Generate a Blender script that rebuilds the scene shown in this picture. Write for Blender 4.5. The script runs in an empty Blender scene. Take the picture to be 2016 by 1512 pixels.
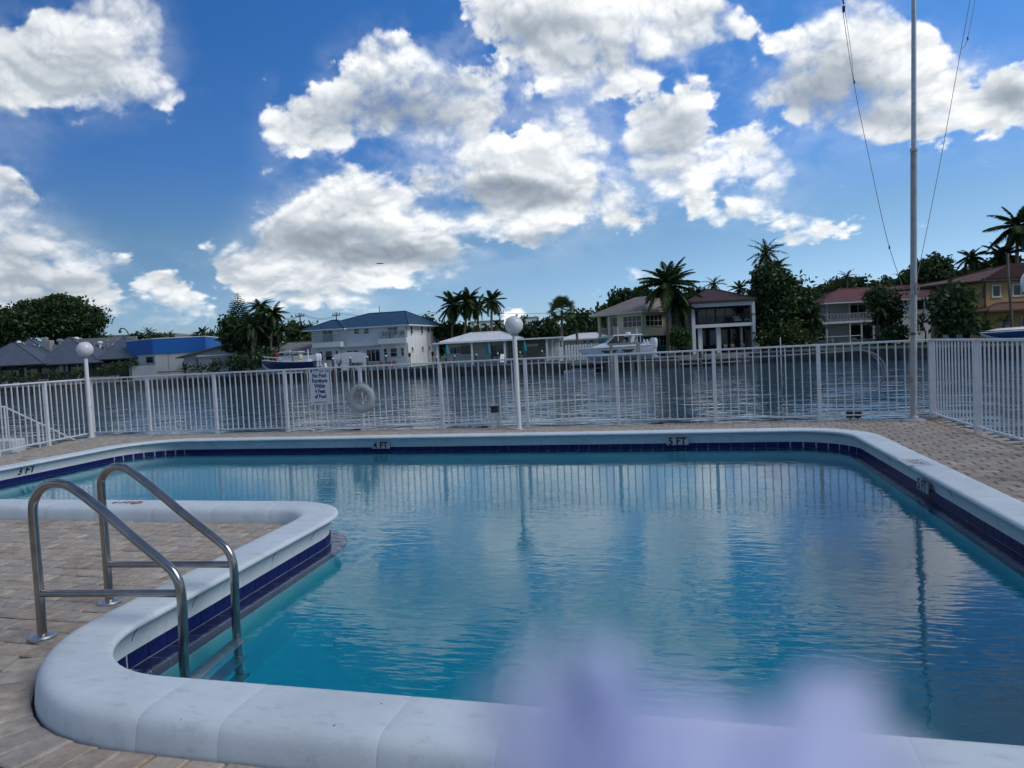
import bpy, math, random
import numpy as np
from mathutils import Vector, Matrix
from mathutils.geometry import tessellate_polygon
random.seed(7)
S = bpy.context.scene
COL = S.collection
PI = math.pi

# ------------------------------------------------------------------ camera
F, PITCH, ROLL, YAW, EYE = 1480.0, 0.04698, -0.05059, -0.27502, 1.3936
fwd = Vector((math.sin(YAW) * math.cos(PITCH), math.cos(YAW) * math.cos(PITCH), -math.sin(PITCH)))
rt0 = Vector((math.cos(YAW), -math.sin(YAW), 0)); up0 = rt0.cross(fwd)
RT = math.cos(ROLL) * rt0 + math.sin(ROLL) * up0
UP = -math.sin(ROLL) * rt0 + math.cos(ROLL) * up0
cam_d = bpy.data.cameras.new('camera'); cam = bpy.data.objects.new('camera', cam_d); COL.objects.link(cam)
cam.matrix_world = Matrix(((RT.x, UP.x, -fwd.x, 0), (RT.y, UP.y, -fwd.y, 0), (RT.z, UP.z, -fwd.z, EYE), (0, 0, 0, 1)))
cam_d.sensor_width = 36; cam_d.lens = F / 2016 * 36
cam_d.clip_start = 0.01; cam_d.clip_end = 3000
cam_d.dof.use_dof = True; cam_d.dof.focus_distance = 14.0; cam_d.dof.aperture_fstop = 7.0
S.camera = cam
S.view_settings.view_transform = 'Standard'; S.view_settings.look = 'None'
S.view_settings.exposure = 0.0; S.view_settings.gamma = 1.0

# ------------------------------------------------------------------ sun
SUN_AZ, SUN_EL = math.radians(94), math.radians(44)
sl = bpy.data.lights.new('sun', 'SUN'); so = bpy.data.objects.new('sun', sl); COL.objects.link(so)
sl.energy = 1.75; sl.angle = math.radians(34); sl.color = (1.0, 0.975, 0.94)
sdir = Vector((math.sin(SUN_AZ) * math.cos(SUN_EL), math.cos(SUN_AZ) * math.cos(SUN_EL), math.sin(SUN_EL)))
so.rotation_euler = sdir.to_track_quat('Z', 'Y').to_euler(); so.location = (0, 0, 30)

# ------------------------------------------------------------------ world: sky and clouds
rng = np.random.default_rng(11)
def vnoise(x, y, seed):
    g = np.random.default_rng(seed).random((256, 256), dtype=np.float32)
    xi = np.floor(x).astype(np.int32); yi = np.floor(y).astype(np.int32)
    fx = (x - xi).astype(np.float32); fy = (y - yi).astype(np.float32)
    fx = fx * fx * (3 - 2 * fx); fy = fy * fy * (3 - 2 * fy)
    x0 = xi & 255; x1 = (xi + 1) & 255; y0 = yi & 255; y1 = (yi + 1) & 255
    a = g[y0, x0]; b = g[y0, x1]; c = g[y1, x0]; d = g[y1, x1]
    return a + (b - a) * fx + (c - a) * fy + (a - b - c + d) * fx * fy
def fbm(x, y, oct, seed, billow=False, gain=0.5):
    s = np.zeros(x.shape, np.float32); amp = 1.0; tot = 0
    for o in range(oct):
        c, sn = math.cos(0.7 * o), math.sin(0.7 * o); k = 2.03 ** o
        n = vnoise((x * c - y * sn) * k + 17.3 * o, (x * sn + y * c) * k + 9.1 * o, seed + o)
        if billow: n = 1 - np.abs(2 * n - 1)
        s += amp * n; tot += amp; amp *= gain
    return s / tot
def sstep(a, b, x):
    t = np.clip((x - a) / (b - a), 0, 1); return t * t * (3 - 2 * t)
CLOUDS = [
 (1.0, [(-90,20),(20,50),(100,5),(200,-30),(300,-30),(318,70),(322,120),(372,184),(320,205),(200,212),(120,216),(30,224),(-90,215)]),
 (1.0, [(-90,290),(0,308),(50,345),(92,385),(80,415),(30,430),(-90,440)]),
 (.92, [(-90,430),(60,440),(120,440),(150,470),(200,480),(270,490),(260,515),(205,525),(230,560),(235,600),(180,610),(100,610),(0,620),(-90,620)]),
 (1.0, [(245,540),(290,525),(375,535),(385,565),(430,570),(440,582),(380,598),(300,592),(265,590),(245,560)]),
 (1.0, [(505,240),(530,200),(590,185),(640,170),(680,100),(740,60),(800,68),(850,85),(880,125),(950,130),(1000,150),(1000,200),(960,240),(990,270),(930,287),(860,272),(800,255),(720,270),(690,292),(640,292),(590,300),(540,292),(505,265)]),
 (1.0, [(900,-60),(900,10),(930,50),(985,90),(1000,160),(1060,170),(1090,195),(1130,160),(1150,195),(1220,200),(1290,175),(1280,130),(1350,120),(1400,90),(1480,75),(1510,60),(1440,10),(1400,-60)]),
 (1.0, [(428,490),(500,455),(540,430),(530,390),(560,385),(590,355),(640,348),(700,322),(760,358),(790,350),(830,400),(885,425),(905,470),(942,515),(880,545),(800,555),(700,560),(750,575),(740,592),(640,595),(560,605),(480,595),(440,560),(420,520)]),
 (1.0, [(795,335),(850,312),(920,290),(960,278),(1050,238),(1090,215),(1140,212),(1160,255),(1205,270),(1212,300),(1180,345),(1210,375),(1260,390),(1305,430),(1270,462),(1210,442),(1170,415),(1120,432),(1130,470),(1050,492),(950,472),(920,430),(930,405),(900,390),(850,382),(810,370)]),
 (1.0, [(1242,230),(1300,188),(1350,167),(1382,190),(1372,240),(1412,280),(1440,248),(1482,232),(1495,280),(1552,308),(1565,340),(1550,392),(1500,402),(1470,362),(1410,352),(1370,375),(1300,385),(1258,350),(1232,280)]),
 (.95, [(1325,385),(1375,370),(1445,395),(1450,430),(1400,435),(1340,410)]),
 (.9, [(1455,430),(1500,403),(1560,418),(1600,430),(1672,438),(1680,468),(1600,472),(1560,487),(1500,474)]),
 (1.0, [(1460,165),(1530,128),(1498,80),(1560,38),(1620,58),(1620,28),(1680,-10),(1760,18),(1830,58),(1872,90),(1905,150),(1950,190),(1994,230),(1985,278),(1930,262),(1860,255),(1790,292),(1730,298),(1680,272),(1560,235),(1495,205)]),
 (1.0, [(1945,150),(2016,118),(2110,100),(2110,260),(2016,255),(1955,205)]),
 (1.2, [(1140,553),(1158,542),(1185,548),(1182,562),(1150,563)]),
 (1.0, [(1222,530),(1245,520),(1300,535),(1330,560),(1290,565),(1240,545)]),
 (.9, [(1105,600),(1140,590),(1170,600),(1150,625),(1110,620)]),
 (.8, [(980,610),(1020,600),(1060,615),(1080,640),(1000,640)]),
 (1.1, [(775,570),(800,560),(815,572),(790,580)]),
 (.8, [(1600,350),(1660,355),(1670,385),(1620,375)]),
 (.62, [(200,600),(300,590),(420,600),(400,640),(200,640)]),
 (.55, [(1560,390),(1600,380),(1610,395),(1570,400)]),
 (.72, [(410,90),(450,95),(480,140),(470,165),(430,120)]),
 (.75, [(1300,150),(1350,140),(1440,150),(1440,190),(1380,200)]),
]
CORES = [(150,140,120,50,.42),(40,110,80,70,.30),(290,60,40,60,.10),(800,205,150,42,.80),(640,245,80,30,.42),(900,170,60,40,.45),(1060,55,110,45,.62),(1160,115,110,40,.50),(1380,50,80,40,.30),
 (640,475,130,28,.75),(760,505,130,24,.85),(700,415,60,26,.30),(880,490,44,26,.40),(550,455,60,28,.62),(470,520,50,30,.35),(600,560,110,16,.30),
 (1000,385,130,26,.80),(960,335,50,20,.25),(860,350,50,18,.35),(1250,420,50,20,.25),(1310,275,52,62,.50),(1620,175,140,62,.70),(1720,235,110,34,.60),(1560,150,60,40,.4),(1995,190,50,34,.72),
 (20,375,60,30,.45),(30,520,80,70,.45),(120,570,120,30,.50),(220,560,50,40,.3),(1050,470,60,14,.45),(1560,470,70,12,.35),(330,560,50,20,.25)]
def build_sky_image():
    W, H = 3072, 1152
    A = 1.0; N = 2 * math.atan(A * PI)
    uu = (np.arange(W, dtype=np.float32) + .5) / W
    az = np.tan((uu - .5) * N) / A
    el = (np.arange(H, dtype=np.float32) + .5) / H * (PI / 2)
    AZ, EL = np.meshgrid(az.astype(np.float32), el)
    wx = np.sin(AZ + YAW) * np.cos(EL); wy = np.cos(AZ + YAW) * np.cos(EL); wz = np.sin(EL)
    zf = wx * fwd.x + wy * fwd.y + wz * fwd.z
    zs = np.maximum(zf, .05)
    PX = 1008 + F * (wx * RT.x + wy * RT.y + wz * RT.z) / zs
    PY = 756 - F * (wx * UP.x + wy * UP.y + wz * UP.z) / zs
    # polygons drawn in the plane of the picture direction, blurred a little
    gw, gh, st = 756, 300, 3.0
    gx0, gy0 = -126.0, -96.0
    X, Y = np.meshgrid(gx0 + np.arange(gw) * st, gy0 + np.arange(gh) * st)
    E = np.zeros((gh, gw), np.float32)
    for wgt, poly in CLOUDS:
        ins = np.zeros((gh, gw), bool); n = len(poly)
        for i in range(n):
            x1, y1 = poly[i]; x2, y2 = poly[(i + 1) % n]
            if y1 == y2: continue
            c = ((y1 > Y) != (y2 > Y)) & (X < (x2 - x1) * (Y - y1) / (y2 - y1) + x1)
            ins ^= c
        E = np.maximum(E, ins * wgt)
    def blur(a, r, times=2):
        for _ in range(times):
            for ax in (0, 1):
                p = np.concatenate([np.repeat(a.take([0], ax), r + 1, ax), a, np.repeat(a.take([-1], ax), r, ax)], ax)
                c = np.cumsum(p, ax, dtype=np.float64)
                n = a.shape[ax]
                a = ((c.take(range(2 * r + 1, 2 * r + 1 + n), ax) - c.take(range(0, n), ax)) / (2 * r + 1)).astype(np.float32)
        return a
    E1 = blur(E, 3); E2 = blur(E, 12); E3 = blur(E, 26)
    def samp(G, px, py):
        fx = np.clip((px - gx0) / st, 0, gw - 1.01); fy = np.clip((py - gy0) / st, 0, gh - 1.01)
        i = fx.astype(int); j = fy.astype(int); a = fx - i; b = fy - j
        return (G[j, i] * (1 - a) * (1 - b) + G[j, i + 1] * a * (1 - b) + G[j + 1, i] * (1 - a) * b + G[j + 1, i + 1] * a * b)
    # noise space: a flattened dome, finer towards the horizon
    NX = AZ * 13; NY = np.log(EL + .30) * 10
    wa = fbm(NX * .9, NY * .9, 4, 40) - .5
    wb = fbm(NX * .9 + 50, NY * .9, 4, 60) - .5
    wc = fbm(NX * 4.5 + 9, NY * 4.5, 3, 55) - .5
    puff = 1 - fbm(NX * 1.5 + wa * .7, NY * 1.7 + wb * .7, 7, 80, True, .55)      # rounded heads with creases
    wisp = fbm(NX * 2.1 + wb * 1.0, NY * 2.1 + wa * 1.0, 8, 120, False, .60)
    soft = fbm(NX * .9 + 31, NY * 1.2, 4, 170)
    gen = fbm(NX * .30 + 5, NY * .33, 4, 150)
    genE = sstep(.50, .60, gen)
    inside = ((zf > .2) & (PX > gx0) & (PX < gx0 + gw * st) & (PY > gy0)).astype(np.float32)
    edge = np.clip(np.minimum(np.minimum(PX - gx0, gx0 + gw * st - 6 - PX), PY - gy0) / 80, 0, 1) * inside
    dx, dy = wa * 46 + wc * 16, wb * 46 + (fbm(NX * 4.5, NY * 4.5 + 7, 3, 66) - .5) * 16
    e = .35 * samp(E1, PX + dx, PY + dy) + .65 * samp(E2, PX + dx, PY + dy)
    e = e * edge + genE * (1 - edge)
    lowhaze = np.exp(-np.maximum(EL, 0) / .10)
    det = (puff - .44) * 1.15 + (wisp - .5) * 1.35
    d = e * 2.05 - .76 + det * (1.95 - .85 * np.clip(e, 0, 1)) + wc * .35
    d = np.where(e < .03, d - .3, d)
    wid = .62 + .95 * sstep(.38, .60, soft)           # some edges crisp, others dissolving
    alpha = sstep(0, 1, (d + .06) / wid)
    base = np.clip(e * 1.25 - .35 + (soft - .5) * 1.2 + det * .35, 0, 1)
    thick = np.clip(d, 0, 1.0)
    sh = np.zeros_like(d); sb = np.zeros_like(d)
    for k in range(1, 9):                      # light falls from the upper right
        r = int(3 + 5.5 * k); c = int(1 + 3.2 * k)
        t = np.roll(np.roll(base, -r, 0), -c, 1); t[-r:, :] = 0; sb += t
        if k < 6:
            t = np.roll(np.roll(thick, -2 * k, 0), -k, 1); sh += t
    lit = np.exp(-1.75 * sb / 8 - .35 * sh / 5)
    gen_l = sstep(.12, .86, lit)
    core = np.zeros_like(d)
    qx, qy = PX + wa * 60 + wc * 14, PY + wb * 60
    for cx, cy, rx, ry, w in CORES:
        t = ((qx - cx) / rx) ** 2 + ((qy - cy) / ry) ** 2
        core = np.maximum(core, w * np.exp(-np.minimum(t, 12) ** 1.3 * .75))
    own = 1.0 - core - .10 * (1 - gen_l)
    L = own * edge + gen_l * (1 - edge)
    r2 = puff - .5 * (np.roll(np.roll(puff, -5, 0), -3, 1) + np.roll(np.roll(puff, -11, 0), -6, 1))
    relief = np.clip(r2 * 1.0, -.16, .18) * (.30 + .70 * L)
    rim = 1 - sstep(.10, .75, d)
    veil = .26 * sstep(.10, .80, samp(E3, PX + dx * .6, PY + dy * .6)) * sstep(.34, .66, wisp * .55 + soft * .45) * edge
    alpha = np.maximum(alpha, 1 - (1 - alpha) * (1 - veil))
    side = np.clip((900 - PX) / 900, 0, 1) * edge
    br = .30 + (.62 - .12 * side) * np.clip(L, 0, 1) + relief * .8 + .12 * rim * L + (wisp - .5) * .08 + wc * .06 + (soft - .5) * .16
    br = np.clip(br, .24, 1.0)
    img = np.zeros((H, W, 4), np.float32)
    img[..., 0] = br; img[..., 1] = alpha; img[..., 2] = lowhaze; img[..., 3] = 1
    im = bpy.data.images.new('sky_clouds', W, H, alpha=True, float_buffer=True)
    im.colorspace_settings.name = 'Non-Color'
    im.pixels.foreach_set(img.ravel()); im.update(); im.pack()
    return im, A, N
SKYIMG, SKA, SKN = build_sky_image()

world = bpy.data.worlds.new('World'); S.world = world; world.use_nodes = True
nt = world.node_tree; nt.nodes.clear()
def nd(tree, typ, **kw):
    n = tree.nodes.new(typ)
    for k, v in kw.items(): setattr(n, k, v)
    return n
def mth(tree, op, a, b=None, c=None):
    n = tree.nodes.new('ShaderNodeMath'); n.operation = op
    for i, v in enumerate((a, b, c)):
        if v is None: continue
        if hasattr(v, 'links') or hasattr(v, 'is_output'): tree.links.new(v, n.inputs[i])
        else: n.inputs[i].default_value = v
    return n.outputs[0]
tc = nd(nt, 'ShaderNodeTexCoord'); sep = nd(nt, 'ShaderNodeSeparateXYZ'); nt.links.new(tc.outputs['Generated'], sep.inputs[0])
X_, Y_, Z_ = sep.outputs
fy_ = mth(nt, 'ADD', mth(nt, 'MULTIPLY', X_, math.sin(YAW)), mth(nt, 'MULTIPLY', Y_, math.cos(YAW)))
fx_ = mth(nt, 'SUBTRACT', mth(nt, 'MULTIPLY', X_, math.cos(YAW)), mth(nt, 'MULTIPLY', Y_, math.sin(YAW)))
azn = mth(nt, 'ARCTAN2', fx_, fy_)
U_ = mth(nt, 'ADD', mth(nt, 'DIVIDE', mth(nt, 'ARCTANGENT', mth(nt, 'MULTIPLY', azn, SKA)), SKN), .5)
eln = mth(nt, 'ARCSINE', mth(nt, 'MINIMUM', mth(nt, 'MAXIMUM', Z_, 0.0), 1.0))
V_ = mth(nt, 'DIVIDE', eln, PI / 2)
cmb = nd(nt, 'ShaderNodeCombineXYZ'); nt.links.new(U_, cmb.inputs[0]); nt.links.new(V_, cmb.inputs[1])
it = nd(nt, 'ShaderNodeTexImage', image=SKYIMG, extension='EXTEND'); nt.links.new(cmb.outputs[0], it.inputs[0])
sp2 = nd(nt, 'ShaderNodeSeparateColor'); nt.links.new(it.outputs[0], sp2.inputs[0])
ramp = nd(nt, 'ShaderNodeValToRGB'); nt.links.new(sp2.outputs[0], ramp.inputs[0])
cr = ramp.color_ramp; cr.elements[0].position = .22; cr.elements[0].color = (.19, .235, .30, 1)
cr.elements[1].position = 1.0; cr.elements[1].color = (1.0, 1.02, 1.03, 1)
e_ = cr.elements.new(.55); e_.color = (.445, .50, .565, 1)
sky = nd(nt, 'ShaderNodeTexSky', sky_type='NISHITA'); sky.sun_disc = False
sky.sun_elevation = SUN_EL; sky.sun_rotation = math.radians(36); sky.altitude = 0; sky.air_density = 1.0; sky.dust_density = 0.6; sky.ozone_density = 2.6
grd = nd(nt, 'ShaderNodeValToRGB'); nt.links.new(mth(nt, 'DIVIDE', eln, PI / 4), grd.inputs[0]); gr = grd.color_ramp   # clear subtropical air: bluer than the model's default
gr.elements[0].position = 0; gr.elements[0].color = (.50, .66, .95, 1); gr.elements[1].position = 1; gr.elements[1].color = (.15, .41, .77, 1)
for p_, c_ in ((.067, (.44, .61, .90)), (.14, (.38, .525, .70)), (.19, (.35, .50, .645)), (.31, (.23, .45, .745)), (.49, (.165, .43, .75))): gr.elements.new(p_).color = (*c_, 1)
mul = nd(nt, 'ShaderNodeVectorMath', operation='MULTIPLY'); nt.links.new(sky.outputs[0], mul.inputs[0]); nt.links.new(grd.outputs[0], mul.inputs[1])
b1 = nd(nt, 'ShaderNodeBackground'); nt.links.new(mul.outputs[0], b1.inputs[0]); b1.inputs[1].default_value = 0.1275
b2 = nd(nt, 'ShaderNodeBackground'); nt.links.new(ramp.outputs[0], b2.inputs[0]); b2.inputs[1].default_value = 1.08
mx = nd(nt, 'ShaderNodeMixShader'); nt.links.new(sp2.outputs[1], mx.inputs[0]); nt.links.new(b1.outputs[0], mx.inputs[1]); nt.links.new(b2.outputs[0], mx.inputs[2])
wo = nd(nt, 'ShaderNodeOutputWorld'); nt.links.new(mx.outputs[0], wo.inputs[0])

# ------------------------------------------------------------------ helpers
CAM0 = Vector((0, 0, EYE))
def ray(px, py): return (px - 1008) / F * RT - (py - 756) / F * UP + fwd
def at(px, py, depth): return CAM0 + ray(px, py) * depth
def onz(px, py, z):
    d = ray(px, py); return CAM0 + d * ((z - EYE) / d.z)
def hor(px): return 756 - F * math.tan(PITCH) - (px - 1008) * 0.05059 + 0.0
def ground(px, depth, z=-.3):
    """a point at height z, seen in column px at the given depth"""
    py = hor(px)
    for _ in range(4):
        p = at(px, py, depth); py += (p.z - z) * F / depth
    return at(px, py, depth)

class MB:
    def __init__(s): s.v = []; s.f = []
    def add(s, vs, fs):
        o = len(s.v); s.v += [tuple(p) for p in vs]; s.f += [tuple(i + o for i in f) for f in fs]; return s
    def hexa(s, p):   # 8 corners: bottom 4 ccw, top 4 ccw
        return s.add(p, [(3,2,1,0),(4,5,6,7),(0,1,5,4),(1,2,6,5),(2,3,7,6),(3,0,4,7)])
    def box(s, c, d, ang=0):
        ca, sa = math.cos(ang), math.sin(ang); P = []
        for z in (-.5, .5):
            for x, y in ((-.5,-.5),(.5,-.5),(.5,.5),(-.5,.5)):
                X, Y = x * d[0], y * d[1]; P.append((c[0] + X*ca - Y*sa, c[1] + X*sa + Y*ca, c[2] + z*d[2]))
        return s.hexa(P)
    def fbox(s, fr, u0, u1, v0, v1, z0, z1):
        return s.hexa([fr.w(u, v, z) for z in (z0, z1) for u, v in ((u0,v0),(u1,v0),(u1,v1),(u0,v1))])
    def tube(s, pts, r, n=8, caps=True, r2=None):
        pts = [Vector(p) for p in pts]; k = len(pts); rings = []
        t0 = (pts[1] - pts[0]).normalized()
        a = Vector((0, 0, 1)) if abs(t0.z) < .9 else Vector((1, 0, 0))
        nrm = (a - t0 * a.dot(t0)).normalized()
        for i, p in enumerate(pts):
            t = (pts[min(i + 1, k - 1)] - pts[max(i - 1, 0)]).normalized()
            nrm = (nrm - t * nrm.dot(t)).normalized(); b = t.cross(nrm)
            if isinstance(r, (list, tuple)): rr = r[i]
            else: rr = r if r2 is None else r + (r2 - r) * i / (k - 1)
            rings.append([p + rr * (math.cos(2*PI*j/n) * nrm + math.sin(2*PI*j/n) * b) for j in range(n)])
        vs = [q for R in rings for q in R]; fs = []
        for i in range(k - 1):
            for j in range(n):
                fs.append((i*n + j, i*n + (j+1) % n, (i+1)*n + (j+1) % n, (i+1)*n + j))
        if caps: fs.append(tuple(range(n))[::-1]); fs.append(tuple((k-1)*n + j for j in range(n)))
        return s.add(vs, fs)
    def lathe(s, c, prof, n=24):
        vs = []; fs = []; k = len(prof)
        for r, z in prof:
            for j in range(n): vs.append((c[0] + r*math.cos(2*PI*j/n), c[1] + r*math.sin(2*PI*j/n), c[2] + z))
        for i in range(k - 1):
            for j in range(n): fs.append((i*n + j, i*n + (j+1) % n, (i+1)*n + (j+1) % n, (i+1)*n + j))
        fs.append(tuple(range(n))[::-1]); fs.append(tuple((k-1)*n + j for j in range(n)))
        return s.add(vs, fs)
    def poly(s, pts): return s.add(pts, [tuple(range(len(pts)))])
    def build(s, name, mat, parent=None, smooth=False, bevel=0, base=None):
        b = Vector((0, 0, 0))
        if base is not None: b = Vector(base)
        else:
            q = parent
            while q is not None: b = b + q.location; q = q.parent
        me = bpy.data.meshes.new(name)
        me.from_pydata([(x - b.x, y - b.y, z - b.z) for x, y, z in s.v], [], s.f)
        me.update()
        if smooth:
            me.polygons.foreach_set('use_smooth', [True] * len(me.polygons))
            try: me.set_sharp_from_angle(angle=math.radians(smooth if smooth > 1 else 40))
            except Exception: pass
        if mat: me.materials.append(mat)
        o = bpy.data.objects.new(name, me); COL.objects.link(o)
        if parent: o.parent = parent
        if bevel:
            m = o.modifiers.new('bevel', 'BEVEL'); m.width = bevel; m.segments = 2; m.limit_method = 'ANGLE'
        return o

def tag(o, label=None, cat=None, group=None, kind=None):
    if label: o['label'] = label
    if cat: o['category'] = cat
    if group: o['group'] = group
    if kind: o['kind'] = kind
    return o
def thing(name, label, cat, loc, group=None):
    o = bpy.data.objects.new(name, None); o.location = loc; o.empty_display_size = .2; COL.objects.link(o)
    return tag(o, label, cat, group)
def inst(name, data, parent, loc, rot=(0, 0, 0), scale=(1, 1, 1)):
    o = bpy.data.objects.new(name, data); COL.objects.link(o); o.parent = parent
    o.location = loc; o.rotation_euler = rot; o.scale = scale
    return o
def mesh_from_arrays(name, V, Q, mat, parent=None):
    me = bpy.data.meshes.new(name); nq, k = Q.shape
    me.vertices.add(len(V)); me.vertices.foreach_set('co', V.astype(np.float32).ravel())
    me.loops.add(nq * k); me.loops.foreach_set('vertex_index', Q.astype(np.int32).ravel())
    me.polygons.add(nq); me.polygons.foreach_set('loop_start', np.arange(0, nq * k, k, dtype=np.int32))
    me.polygons.foreach_set('loop_total', np.full(nq, k, np.int32))
    me.update(); me.validate()
    if mat: me.materials.append(mat)
    if parent is False: return me
    o = bpy.data.objects.new(name, me); COL.objects.link(o)
    if parent: o.parent = parent
    return o

# ------------------------------------------------------------------ materials
def M(name, c1, c2=None, rough=.6, scale=3.0, detail=6, bump=0.0, bscale=None, metal=0.0, spec=.5, thr=(.35, .65), bdist=.01, coat=0):
    m = bpy.data.materials.new(name); m.use_nodes = True; t = m.node_tree; b = t.nodes['Principled BSDF']
    b.inputs['Roughness'].default_value = rough; b.inputs['Metallic'].default_value = metal
    b.inputs['Specular IOR Level'].default_value = spec
    if coat: b.inputs['Coat Weight'].default_value = coat
    b.inputs['Base Color'].default_value = (*c1, 1)
    tcn = nd(t, 'ShaderNodeTexCoord')
    if c2:
        n = nd(t, 'ShaderNodeTexNoise'); n.inputs['Scale'].default_value = scale; n.inputs['Detail'].default_value = detail
        n.inputs['Roughness'].default_value = .62
        t.links.new(tcn.outputs['Object'], n.inputs['Vector'])
        mr = nd(t, 'ShaderNodeMapRange'); mr.inputs[1].default_value = thr[0]; mr.inputs[2].default_value = thr[1]
        t.links.new(n.outputs[0], mr.inputs[0])
        mixn = nd(t, 'ShaderNodeMix', data_type='RGBA'); t.links.new(mr.outputs[0], mixn.inputs[0])
        mixn.inputs[6].default_value = (*c1, 1); mixn.inputs[7].default_value = (*c2, 1)
        t.links.new(mixn.outputs[2], b.inputs['Base Color'])
        rr = nd(t, 'ShaderNodeMapRange'); rr.inputs[3].default_value = max(rough - .06, .02); rr.inputs[4].default_value = min(rough + .1, 1)
        t.links.new(n.outputs[0], rr.inputs[0]); t.links.new(rr.outputs[0], b.inputs['Roughness'])
    if bump:
        n2 = nd(t, 'ShaderNodeTexNoise'); n2.inputs['Scale'].default_value = bscale or scale * 6; n2.inputs['Detail'].default_value = 5
        t.links.new(tcn.outputs['Object'], n2.inputs['Vector'])
        bp = nd(t, 'ShaderNodeBump'); bp.inputs['Strength'].default_value = bump; bp.inputs['Distance'].default_value = bdist
        t.links.new(n2.outputs[0], bp.inputs['Height']); t.links.new(bp.outputs[0], b.inputs['Normal'])
    return m
white_paint = M('white_paint', (.72,.74,.74), (.60,.62,.61), .45, 4, bump=.15, bscale=60, bdist=.002)
rail_paint = M('rail_paint', (.70,.72,.725), (.60,.62,.62), .35, 6)
chip_paint = M('chipped_paint', (.72,.73,.72), (.50,.48,.43), .5, 14, 8, thr=(.56,.72), bump=.2, bscale=40, bdist=.002)
steel = M('stainless_steel', (.40,.375,.345), (.27,.25,.225), .20, 9, metal=1.0, thr=(.4,.7), bump=.05, bscale=90, bdist=.001)
steel_dull = M('dull_steel', (.52,.54,.55), (.42,.43,.44), .38, 9, metal=1.0)
dark = M('dark_plastic', (.018,.02,.022), None, .5)
black = M('black_paint', (.012,.012,.014), None, .6)
navy_print = M('navy_print', (.012,.02,.11), None, .6)
sign_white = M('sign_face', (.66,.68,.70), (.60,.62,.63), .35, 3)
globe_m = M('frosted_globe', (.74,.74,.73), (.66,.66,.64), .28, 5, spec=.5)
glass_dark = M('window_glass', (.012,.016,.022), None, .08, spec=.6)
glass_blue = M('blue_window_glass', (.035,.045,.10), None, .1, spec=.6)
rail_glass = M('railing_glass', (.30,.38,.38), None, .1, spec=.5); rail_glass.node_tree.nodes['Principled BSDF'].inputs['Alpha'].default_value = .30
wall_white = M('white_stucco', (.84,.85,.85), (.76,.77,.77), .8, .35, bump=.3, bscale=12)
wall_white2 = M('aged_white_stucco', (.62,.63,.63), (.50,.51,.50), .85, .4, bump=.3, bscale=12)
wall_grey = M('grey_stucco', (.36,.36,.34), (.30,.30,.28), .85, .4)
wall_yellow = M('yellow_siding', (.70,.645,.44), (.62,.57,.38), .75, .5)
wall_cream = M('cream_trim', (.70,.68,.56), None, .7)
wall_teal = M('teal_paint', (.05,.30,.36), (.04,.25,.31), .7, .6)
wall_orange = M('orange_stucco', (.56,.36,.16), (.48,.30,.13), .85, .4, bump=.3, bscale=12)
wall_blue = M('blue_parapet', (.014,.15,.50), (.014,.14,.44), .6, .4)
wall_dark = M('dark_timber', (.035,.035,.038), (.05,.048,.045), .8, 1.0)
trim_dark = M('dark_trim', (.05,.045,.045), None, .6)
trunk_m = M('palm_trunk', (.17,.145,.12), (.10,.085,.07), .9, 3, bump=.5, bscale=9, bdist=.03)
bark_m = M('bark', (.11,.09,.07), (.06,.05,.04), .95, 3, bump=.5, bscale=9, bdist=.03)
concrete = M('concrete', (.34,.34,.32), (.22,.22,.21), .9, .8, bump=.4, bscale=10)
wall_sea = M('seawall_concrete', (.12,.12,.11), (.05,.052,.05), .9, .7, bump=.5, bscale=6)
pile_m = M('dock_timber', (.13,.115,.10), (.07,.06,.055), .9, 2, bump=.4, bscale=14)
grass_m = M('grass', (.055,.095,.03), (.04,.065,.022), .95, .5, bump=.6, bscale=8, bdist=.05)
boat_white = M('boat_gelcoat', (.74,.75,.76), (.70,.71,.72), .22, 1.0, spec=.5)
boat_navy = M('navy_gelcoat', (.012,.018,.07), None, .18)
boat_blue = M('blue_gelcoat', (.012,.055,.20), None, .2)
cush = M('boat_cushion', (.55,.50,.42), None, .7)
teal_cloth = M('teal_canvas', (.02,.27,.31), (.02,.22,.26), .85, 3)
red_cloth = M('red_canvas', (.28,.035,.025), (.22,.03,.02), .85, 3)
chair_m = M('patio_sling', (.10,.10,.10), (.06,.06,.06), .7, 3)
rope_m = M('weathered_rope', (.34,.32,.28), (.22,.20,.17), .95, 60)
pvc = M('grey_pvc', (.30,.31,.31), (.22,.225,.22), .5, 6)
def roof_mat(name, c1, c2, course=.33, kind='course', rough=.75):
    m = M(name, c1, c2, rough, .9, 8)
    t = m.node_tree; b = t.nodes['Principled BSDF']; g = nd(t, 'ShaderNodeTexCoord')
    s_ = nd(t, 'ShaderNodeSeparateXYZ'); t.links.new(g.outputs['Object'], s_.inputs[0])
    w = mth(t, 'FRACT', mth(t, 'DIVIDE', s_.outputs[2], course))
    bp = nd(t, 'ShaderNodeBump'); bp.inputs['Strength'].default_value = .8; bp.inputs['Distance'].default_value = .04
    t.links.new(w, bp.inputs['Height']); t.links.new(bp.outputs[0], b.inputs['Normal'])
    return m
roof_blue = roof_mat('blue_metal_roof', (.012,.075,.155), (.014,.055,.11), .14)
roof_grey = roof_mat('blue_grey_shingle', (.095,.12,.165), (.075,.095,.13), .12)
roof_tan = roof_mat('tan_shingle', (.30,.255,.225), (.22,.185,.16), .1)
roof_maroon = roof_mat('maroon_tile', (.068,.030,.032), (.05,.025,.027), .12)
roof_red = roof_mat('red_tile', (.155,.05,.045), (.12,.04,.037), .12)
roof_clay = roof_mat('clay_tile', (.16,.07,.045), (.10,.05,.035), .12)
roof_white = roof_mat('white_roof', (.74,.75,.76), (.62,.63,.64), .1)
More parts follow.
